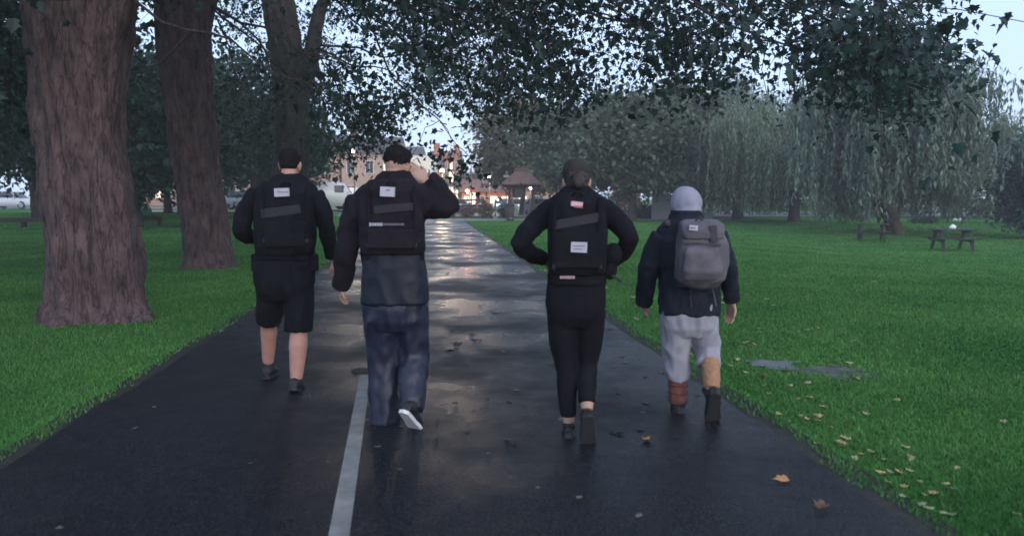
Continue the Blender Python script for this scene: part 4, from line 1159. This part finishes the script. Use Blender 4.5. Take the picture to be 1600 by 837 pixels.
f.plate('pocket', 'black_vest', 412, 480, 347, 386, yb + .012, vest, 0, .024)
webbing(f, vest, 'black_vest', 410, 483, 292, 392, yb, (413, 480), (352, 364, 376))
for px in (402, 489):
    mb = MB(); mb.box(f.p(px, 410, -.02), (.035, .05, .07)); organic('pouch', mb, M['black_vest'], f.root, .008, 3)

# ---------- 2: the walker with a hand raised to the head
Y2 = 4.84
f = Figure('person in purple black jacket and navy rain trousers with right hand raised to the head', ground_pt(616, Y2), Y2)
H2 = Head(f.p(621, 261, .05), R(-22), R(-10), R(3))
H2.flesh(f.body); H2.face(f.root)
f.torso(f.body, [(617, 284, 17, .06), (612, 312, 44, .08), (612, 360, 38, .09), (615, 430, 38, .10), (617, 475, 38, .10)])
f.limb(f.body, [(598, 470, 0.0), (598, 560, .05), (602, 640, .02)], [.07, .05, .038]); f.limb(f.body, [(640, 470, 0.0), (645, 555, .05), (642, 615, -.12)], [.07, .05, .038])
f.limb(f.body, [(562, 312, 0.0), (546, 385, .02), (533, 446, .12)], [.05, .042, .030])
f.limb(f.body, [(655, 312, 0.0), (700, 318, .11), (666, 284, .03)], [.05, .042, .029])
hand(f.body, f.p(533, 443, .11), (-.08, .25, -1), (1, .15, 0), 1, .75)
hand(f.body, f.p(665, 283, .03), (-.66, .10, .60), (-.35, .92, -.1), -1, .34, 1.08, .030)
organic('body', f.body, M['skin'], f.root, .0058, 3)
mb = MB()
f.torso(mb, [(619, 268, 20, .072, .02), (616, 283, 32, .090, .01), (612, 295, 52, .10), (609, 312, 58, .12), (611, 340, 53, .13), (613, 380, 49, .13), (614, 400, 48, .128), (615, 420, 46, .124), (616, 432, 42, .115)])
f.limb(mb, [(563, 311, 0.0), (549, 350, .01), (542, 392, .03), (533, 447, .12)], [.084, .078, .072, .060])
f.limb(mb, [(648, 314, 0.0), (680, 320, .06), (706, 322, .11), (690, 303, .07), (670, 279, .03)], [.112, .096, .056, .068, .062])
jk = organic('jacket', mb, M['plum_cloth'], f.root, .011, 4, (.013, (9, 9, 8), 2.7))
mb = MB(); f.torso(mb, [(615, 390, 46, .126), (616, 415, 48, .134), (617, 440, 49.5, .140), (618, 473, 51.5, .148)], 2.5, 0, .004)
organic('jacket_skirt', mb, M['rain_dark'], f.root, .010, 3, (.011, (8, 8, 5), 9.1))
mb = MB()
f.torso(mb, [(617, 455, 46, .13), (617, 478, 48, .137), (617, 500, 44, .125), (617, 514, 34, .10)])
f.limb(mb, [(596, 478, 0.0), (596, 520, .03), (599, 565, .05), (600, 610, .03), (601, 662, .0)], [.112, .106, .098, .093, .088])
f.limb(mb, [(640, 478, 0.0), (645, 520, .03), (646, 560, .04), (644, 600, -.07), (641, 640, -.16)], [.112, .108, .098, .090, .078])
organic('rain_trousers', mb, M['navy_rain'], f.root, .010, 3, (.017, (9, 9, 5), 5.5))
b, s_ = MB(), MB(); foot(b, s_, f.p(602, 653, .0), (-.06, 1, 0), .285, None, .08, .05)
bt = organic('shoe', b, M['boot'], f.root, .007, 3); s_.build('sole', M['sole'], bt)
b, s_ = MB(), MB(); foot(b, s_, f.p(644, 634, -.19), (.22, .70, -.66), .275, (.35, .66, .72), .07, .05)
bt = organic('shoe', b, M['boot'], f.root, .007, 3); s_.build('sole', M['white_sole'], bt)
hr = MB(); hr.ell(H2.P(0, -.018, .056), (.082, .101, .086), 22, 14, H2.R); hr.ell(H2.P(0, -.052, .026), (.070, .056, .040), 18, 10, H2.R); hr.ell(H2.P(0, .045, .10), (.06, .05, .035), 16, 8, H2.R)
organic('hair', hr, M['hair_dark'], f.root, .006, 2, (.006, (45, 45, 45), 7.7))
gl = MB(); gl.tube([H2.P(-.083, -.03, .012), H2.P(-.084, .03, .014), H2.P(-.072, .088, .010), H2.P(0, .108, .008), H2.P(.072, .088, .010), H2.P(.084, .03, .014), H2.P(.083, -.03, .012)], .0028, 6)
gl.build('spectacles', M['tyre'], f.root)
mb = MB(); vr = [(613, 281, 34, .085), (610, 298, 46, .12), (611, 340, 49.5, .14), (613, 380, 49, .138), (613, 396, 46, .118)]
f.torso(mb, vr, 3.2, -.045); vest = organic('vest', mb, M['plum_cloth'], f.root, .010, 3, (.007, (9, 9, 9), 1.9))
yb = -.045 - .140
f.plate('patch', 'patch', 594.5, 617, 292, 307, yb + .002, vest, R(3), .018); f.print_row('patch_print', 'patch_ink', 603, 609, 297, yb - .0175, vest, 2.4, 5)
f.plate('webbing_band', 'band', 584, 648, 319, 331, yb + .002, vest, R(-5), .006)
tx = f.print_row('lettering', 'patch', 577, 597, 350.5, yb - .018, vest, 5.0, 8); f.print_row('lettering', 'patch_ink', 598, 631, 350.5, yb - .018, vest, 3.4, 9)
f.plate('pocket', 'plum_cloth', 574, 650, 358, 388, yb + .008, vest, 0, .022)

webbing(f, vest, 'plum_cloth', 572, 652, 290, 390, yb, (576, 648), (364, 374, 383))
# ---------- 3: the walker with hands on hips
Y3 = 4.55
f = Figure('person all in black with olive cap and both hands on the hips', ground_pt(898, Y3), Y3)
H3 = Head(f.p(901, 285, .05), R(-3), R(-6))
H3.flesh(f.body); H3.face(f.root)
f.torso(f.body, [(901, 302, 15, .055), (902, 325, 40, .075), (902, 370, 35, .085), (901, 425, 35, .09), (900, 470, 36, .10)])
f.limb(f.body, [(878, 480, 0.0), (884, 575, .03), (885, 612, .03), (889, 660, .02)], [.08, .054, .050, .036]); f.limb(f.body, [(922, 480, 0.0), (918, 570, .05), (918, 605, -.03), (917, 640, -.11)], [.08, .054, .050, .036])
f.limb(f.body, [(860, 326, 0.0), (813, 380, -.04), (850, 404, .13)], [.045, .038, .027]); f.limb(f.body, [(944, 326, 0.0), (983, 372, -.04), (955, 408, .13)], [.045, .038, .027])
hand(f.body, f.p(850, 404, .13), (.85, .4, -.3), (.2, -.5, -.6), 1, .7, .95); hand(f.body, f.p(955, 408, .13), (-.85, .4, -.3), (-.2, -.5, -.6), -1, .7, .95)
organic('body', f.body, M['skin'], f.root, .0056, 3)
mb = MB()
f.torso(mb, [(901, 291, 18, .066, .02), (901, 301, 28, .082, .01), (902, 311, 43, .095), (902, 326, 49, .11), (902, 360, 45, .12), (902, 400, 44, .118), (901, 428, 44, .118), (900, 444, 42, .112)])
f.limb(mb, [(864, 325, 0.0), (836, 350, -.02), (813, 379, -.05), (830, 396, .06), (850, 404, .13)], [.070, .064, .057, .054, .046])
f.limb(mb, [(940, 325, 0.0), (965, 346, -.02), (983, 372, -.05), (972, 394, .06), (956, 407, .13)], [.070, .064, .056, .052, .046])
organic('fleece', mb, M['black_cloth'], f.root, .010, 4, (.009, (12, 12, 9), 8.1))
mb = MB()
f.torso(mb, [(900, 432, 44, .118), (900, 455, 46.5, .130), (899, 474, 47.5, .134), (899, 492, 44, .125), (899, 508, 34, .09)])
f.limb(mb, [(879, 485, 0.0), (879, 530, .02), (885, 577, .03), (886, 612, .03), (888, 650, .02)], [.098, .088, .066, .062, .048])
f.limb(mb, [(922, 485, 0.0), (921, 530, .04), (917, 570, .05), (917, 600, -.02), (917, 629, -.09)], [.098, .086, .066, .062, .050])
organic('leggings', mb, M['legging'], f.root, .009, 4, (.003, (14, 14, 10), 3.5))
for an, dr, up, sh in ((f.p(889, 673, .02), (-.03, 1, -.04), None, .05), (f.p(917, 653, -.11), (.05, .35, -.93), (.02, .93, .36), .045)):
    b, s_ = MB(), MB(); foot(b, s_, an, dr, .25, up, sh, .042)
    bt = organic('shoe', b, M['boot'], f.root, .0065, 3); s_.build('sole', M['sole'], bt)
hr = MB(); hr.ell(H3.P(0, -.022, .030), (.080, .098, .088), 20, 12, H3.R); hr.ell(H3.P(0, -.055, -.02), (.064, .050, .055), 16, 10, H3.R); hr.ell(H3.P(.008, -.122, -.010), (.038, .034, .046), 16, 10, H3.R); hr.ell(H3.P(0, -.062, -.080), (.056, .040, .070), 16, 10, H3.R)
organic('hair', hr, M['hair_brown'], f.root, .006, 2, (.004, (50, 50, 20), 4.7))
cp = MB(); cp.ell(H3.P(0, -.012, .065), (.088, .106, .084), 24, 14, H3.R); cp.ell(H3.P(0, .125, .048), (.075, .075, .010), 20, 8, H3.R @ Euler((R(-12), 0, 0)).to_matrix())
organic('cap', cp, M['cap'], f.root, .0065, 3, (.002, (20, 20, 20), 3.3))
bt_ = MB(); bt_.tube([H3.P(-.070, -.060, .030), H3.P(-.035, -.104, .022), H3.P(0, -.114, .05), H3.P(.035, -.104, .022), H3.P(.070, -.060, .030)], .010, 8); bt_.build('cap_strap', M['cap'], f.root, True)
mb = MB(); vr = [(902, 302, 32, .085), (902, 318, 42, .12), (902, 360, 45.5, .134), (902, 405, 45, .132), (901, 427, 43, .115)]
f.torso(mb, vr, 3.3, -.045); vest = organic('vest', mb, M['black_vest'], f.root, .009, 3, (.006, (10, 10, 9), 6.9))
mb = MB(); f.torso(mb, [(901, 424, 45.5, .136), (901, 443, 46.5, .14)], 3); belt = organic('belt', mb, M['black_vest'], f.root, .009, 2)
yb = -.045 - .134
f.plate('shoulder_patch', 'pale_red', 892, 910, 315, 322.5, yb + .020, vest, R(6), .022)
f.plate('shoulder_patch_edge', 'red_print', 897, 910, 321.5, 324.5, yb + .0185, vest, R(6), .022)
f.plate('patch', 'patch', 892, 917, 378, 394, yb - .012, vest, R(2), .014); f.print_row('patch_print', 'patch_ink', 896, 913, 384, yb - .0275, vest, 2.0, 6); f.print_row('patch_print', 'patch_ink', 896, 911, 389, yb - .0275, vest, 2.0, 7)
f.plate('webbing_band', 'band', 868, 939, 338, 352, yb + .003, vest, R(-10), .006)
f.plate('pocket', 'black_vest', 866, 938, 364, 418, yb + .010, vest, 0, .024)
f.print_row('belt_print', 'pale_red', 875, 897, 433, -.145, belt, 4.5, 12)
webbing(f, vest, 'black_vest', 863, 941, 308, 424, yb, (867, 937), (398, 408, 416))
# dark pouch on a strap at her right hip, with a short black rod
pr = thing('hip_pouch', 'rounded dark pouch hanging at the right hip of the person in the olive cap', 'pouch', f.p(957, 436, -.05))
mb = MB(); mb.ell(f.p(958, 397, -.06), (.058, .05, .070), 16, 10); mb.ell(f.p(953, 422, -.06), (.045, .04, .058), 16, 10)
organic('bag', mb, M['black_vest'], pr, .008, 3, (.003, (20, 20, 20), 1.0))
MB().tube([f.p(949, 396, -.03), f.p(944, 418, .0), f.p(941, 432, .0)], .010, 8).build('strap', M['pack_dark'], pr)
MB().tube([f.p(956, 431, -.09), f.p(963, 434, -.10), f.p(972, 440, -.11)], [.010, .009, .008], 10).build('rod', M['boot'], pr)
MB().tube([f.p(957, 430, -.085), f.p(965, 433, -.10)], .0045, 6).build('clip', M['steel'], pr)

# ---------- 4: the hooded walker with the grey pack
Y4 = 5.08
f = Figure('person in grey hood, navy jacket and rolled pale grey trousers at the right path edge', ground_pt(1078, Y4), Y4)
H4 = Head(f.p(1071, 324, .09), R(5), R(-16), R(-4))
H4.flesh(f.body); H4.face(f.root)
f.torso(f.body, [(1073, 350, 17, .06), (1076, 375, 40, .08), (1077, 420, 36, .09), (1077, 485, 36, .10)])
f.limb(f.body, [(1057, 490, 0.0), (1058, 548, .05), (1059, 590, .05), (1059, 636, .03)], [.08, .055, .052, .038])
f.limb(f.body, [(1098, 490, 0.0), (1105, 545, .03), (1110, 575, -.10), (1112, 612, -.20)], [.08, .055, .052, .038])
f.limb(f.body, [(1031, 370, 0.0), (1012, 420, .06), (1006, 468, .18)], [.045, .038, .028]); f.limb(f.body, [(1121, 370, 0.0), (1138, 425, .02), (1143, 472, .08)], [.045, .038, .028])
hand(f.body, f.p(1006, 468, .18), (-.02, .45, -1), (1, .2, 0), 1, .8, .95); hand(f.body, f.p(1143, 471, .08), (.02, .16, -1), (-.85, -.5, -.1), -1, .55, 1.02, .02)
organic('body', f.body, M['skin'], f.root, .0056, 3)
mb = MB()
f.torso(mb, [(1073, 338, 22, .085, .03), (1075, 347, 36, .10, .01), (1076, 358, 47, .115), (1077, 378, 51, .125), (1078, 420, 47, .13), (1077, 455, 46.5, .135), (1077, 490, 47, .142)])
f.limb(mb, [(1036, 369, 0.0), (1021, 398, .03), (1012, 425, .06), (1006, 474, .18)], [.080, .074, .068, .056])
f.limb(mb, [(1117, 368, 0.0), (1130, 398, .01), (1138, 426, .02), (1143, 470, .08)], [.078, .070, .062, .052])
organic('jacket', mb, M['navy_jacket'], f.root, .010, 4, (.012, (10, 10, 8), 12.7))
mb = MB()
f.torso(mb, [(1077, 470, 44, .125), (1077, 492, 44, .132), (1077, 510, 42, .125), (1077, 524, 32, .09)])
f.limb(mb, [(1057, 502, 0.0), (1056, 535, .03), (1058, 562, .05), (1059, 593, .05)], [.106, .098, .090, .080])
f.limb(mb, [(1098, 502, 0.0), (1102, 530, .03), (1105, 548, .02), (1107, 572, -.08)], [.106, .098, .090, .080])
organic('rolled_trousers', mb, M['pale_trousers'], f.root, .0095, 3, (.015, (11, 11, 5), 15.5))
hd = MB(); hd.ell(H4.P(0, -.018, .020), (.105, .120, .122), 24, 16, H4.R); hd.ell(H4.P(0, -.040, -.055), (.098, .095, .075), 22, 12, H4.R)
organic('hood', hd, M['hood'], f.root, .008, 5, (.008, (9, 9, 7), 3.9))
co = MB(); f.torso(co, [(1072, 329, 22.5, .105, .03), (1072, 338, 26, .112, .03), (1073, 349, 32, .115, .02)]); organic('collar', co, M['navy_jacket'], f.root, .008, 3, (.004, (14, 14, 10), 2.2))
b, s_ = MB(), MB(); foot(b, s_, f.p(1059, 638, .03), (-.1, 1, -.02), .27, None, .07, .056)
bt = organic('boot', b, M['boot'], f.root, .007, 3); s_.build('sole', M['sole'], bt)
b = MB(); f.limb(b, [(1059, 590, .05), (1059, 612, .045), (1059, 630, .035)], [.066, .066, .062]); gt = organic('gaiter', b, M['red_boot'], f.root, .007, 3, (.003, (16, 16, 16), 2.9))
mb = MB()
for py in (600, 612, 624): mb.tube([f.p(1059, py, .045) + Vector((math.cos(t)*.069, math.sin(t)*.069, .004*math.sin(2*t))) for t in [2*math.pi*i/20 for i in range(21)]], .004, 6)
mb.build('laces', M['pack_dark'], gt)
b, s_ = MB(), MB(); foot(b, s_, f.p(1112, 616, -.20), (.04, .42, -.9), .265, (.0, .9, .42), .06, .054)
bt = organic('boot', b, M['boot'], f.root, .007, 3); s_.build('sole', M['sole'], bt)
b = MB(); f.limb(b, [(1109, 562, -.08), (1111, 584, -.14), (1112, 606, -.19)], [.060, .060, .052]); organic('sock', b, M['tan_sock'], f.root, .007, 3, (.003, (18, 18, 40), 6.1))

# grey rucksack on the hooded walker's back
pk = thing('backpack', 'slouched grey canvas rucksack on the back of the grey hooded person', 'backpack', f.p(1096, 448, -.2))
mb = MB()
mb.srings([(f.p(1094, 345, -.16), 24/f.k, .05), (f.p(1096, 352, -.19), 32/f.k, .08), (f.p(1097, 375, -.21), 36/f.k, .10), (f.p(1096, 410, -.22), 38/f.k, .115), (f.p(1094, 436, -.22), 36/f.k, .11), (f.p(1091, 449, -.19), 26/f.k, .07)], 30, 3.4)
sack = organic('sack', mb, M['pack'], pk, .009, 4, (.011, (7, 7, 7), 21.0))
mb = MB(); mb.srings([(f.p(1098, 386, -.305), 24/f.k, .030), (f.p(1098, 395, -.315), 28/f.k, .045), (f.p(1097, 424, -.325), 29/f.k, .050), (f.p(1095, 437, -.31), 25/f.k, .035)], 24, 3.2)
organic('pocket', mb, M['pack'], sack, .008, 4, (.008, (9, 9, 9), 4.4))
mb = MB(); mb.srings([(f.p(1093, 343, -.17), 24/f.k, .07), (f.p(1095, 349, -.20), 31/f.k, .105), (f.p(1096, 362, -.215), 33/f.k, .115), (f.p(1096, 372, -.215), 32/f.k, .11)], 26, 3.4)
lid = organic('lid', mb, M['pack'], sack, .008, 3, (.006, (11, 11, 11), 9.4))
f.plate('patch', 'patch', 1077, 1090, 352, 360, -.325, lid, R(4), .008); f.print_row('patch_print', 'patch_ink', 1079, 1088, 356, -.336, lid, 2.2, 14)
MB().tube([f.p(1086, 346, -.24), f.p(1092, 338, -.26), f.p(1100, 346, -.24)], .007, 8).build('grab_handle', M['pack_dark'], sack)
f.plate('strap', 'pack_dark', 1110, 1120, 352, 378, -.326, sack, R(-6), .006)
f.plate('compression_strap', 'pack_dark', 1066, 1126, 379, 382.5, -.318, sack, R(4), .006)
for px, q in ((1045, -1), (1116, 1)):
    c_ = [f.p(px + 3*q, 352, -.08), f.p(px + 2*q, 347, -.02), f.p(px, 352, .09), f.p(px, 380, .14), f.p(px + 2*q, 420, .13), f.p(px + 8*q, 440, .02)]
    mb = MB(); f.limb(mb, [tuple(v) for v in c_], [.022]*6, 10); mb.build('shoulder_strap', M['pack_dark'], pk, True)
MB().tube([f.p(1081, 446, -.21), f.p(1079, 462, -.17), f.p(1080, 480, -.16)], .004, 6).build('loose_strap', M['pack_dark'], pk)
MB().tube([f.p(1110, 444, -.20), f.p(1116, 462, -.15), f.p(1119, 478, -.155)], .005, 6).build('loose_strap', M['pack'], pk)

# ================================================================== fallen leaves, one by one
def leaf_data(m, seed, curl):
    tv, tf = PALM; rd = random.Random(seed)
    v = [(x + rd.gauss(0, .04), y - .5, curl*(x*x*1.6 + (y-.5)**2*1.2) + rd.gauss(0, .03)) for x, y, z in tv]
    z0 = min(q[2] for q in v); v = [(a, b_, c_ - z0) for a, b_, c_ in v]
    me = bpy.data.meshes.new('fallen_leaf'); me.from_pydata(v, [], [tuple(q) for q in tf]); me.materials.append(M[m]); return me
sets = {k: [leaf_data(k, 40 + i, c_) for i, c_ in enumerate((.25, .5, .8))] for k in ('leaf_yellow', 'leaf_pale', 'leaf_brown', 'leaf_orange', 'leaf_wet', 'leaf_grey')}
def drop(key, pos, size, label, group, lift=.02, tilt=.35):
    o = bpy.data.objects.new('fallen_leaf', rnd.choice(sets[key])); col.objects.link(o)
    o.location = pos + Vector((0, 0, lift)); o.scale = (size, size, size*(rnd.uniform(.25, .5) if key == 'leaf_wet' else rnd.uniform(.6, 1.1)))
    o.rotation_euler = (rnd.gauss(0, tilt), rnd.gauss(0, tilt), rnd.uniform(0, 6.28))
    prop(o, label, 'leaf', group)
def lawn_drop(n, key, d0, d1, spread, label, group, size):
    k = 0
    while k < n:
        y = d0 * (d1/d0)**rnd.random(); x = rx(y) + .13 + abs(rnd.gauss(0, spread)) * (.35 + .65*(noise.noise((y*1.4, 3, 1)) + .5))
        if x > .72*y or on_patch(x, y) or x < rx(y) + .12: continue
        drop(key, Vector((x, y, gz(x, y))), rnd.uniform(*size), label, group, .014, .2); k += 1
lawn_drop(34, 'leaf_pale', 3.3, 7.2, .9, 'pale curled fallen leaf lying in the grass beside the right edge of the path', 'pale fallen leaves beside the path', (.03, .06))
lawn_drop(38, 'leaf_yellow', 3.3, 7.5, .7, 'yellow brown fallen leaf lying in the grass beside the right edge of the path', 'yellow fallen leaves beside the path', (.03, .065))
lawn_drop(44, 'leaf_pale', 6.5, 16, 3.0, 'small pale fallen leaf out on the right lawn away from the path', 'small pale fallen leaves out on the lawn', (.05, .09))
k = 0
while k < 170:
    py = rnd.choice((rnd.uniform(352, 470), rnd.uniform(400, 700), rnd.uniform(350, 420), rnd.uniform(350, 400))); p = G(rnd.uniform(560, 1150), py)
    if not lx(p.y) + .15 < p.x < rx(p.y) - .1: continue
    drop('leaf_wet', p, rnd.uniform(.07, .13) if p.y > 7 else rnd.uniform(.035, .07), 'dark wet fallen leaf lying flat on the wet path', 'dark wet leaves on the path', .012, .08); k += 1
k = 0
while k < 16:
    p = G(rnd.uniform(80, 1000), rnd.uniform(520, 830))
    if not lx(p.y) + .15 < p.x < rx(p.y) - .1: continue
    drop('leaf_grey', p, rnd.uniform(.03, .055), 'small pale leaf scrap on the near part of the path', 'pale leaf scraps on the path', .012, .1); k += 1
drop('leaf_orange', G(1218, 753), .085, 'curled orange brown leaf on the path near the lower right edge', None, .014, .15)
drop('leaf_brown', G(1279, 797), .085, 'crumpled dark brown leaf on the path nearest the camera at lower right', None, .014, .15)
drop('leaf_orange', G(1012, 690), .07, 'orange leaf lying alone on the path below the hooded walker', None, .012, .1)
drop('leaf_orange', G(1192, 592), .10, 'orange leaf in the grass just in front of the puddle', None, .034, .2)
# ================================================================== damp evening air over the park and the street
mb = MB().box((0, 95, 9.5), (110, 115, 11.0))
hz = link('haze', mb.mesh('haze'), None)
m = bpy.data.materials.new('haze'); m.use_nodes = True
n = m.node_tree.nodes; n.remove(n['Principled BSDF'])
pv = n.new('ShaderNodeVolumePrincipled'); pv.inputs['Color'].default_value = (.92, .92, .95, 1); pv.inputs['Density'].default_value = HAZE
m.node_tree.links.new(pv.outputs[0], n['Material Output'].inputs['Volume'])
hz.data.materials.append(m); prop(hz, 'thin damp evening air over the whole park', 'haze', kind='stuff')
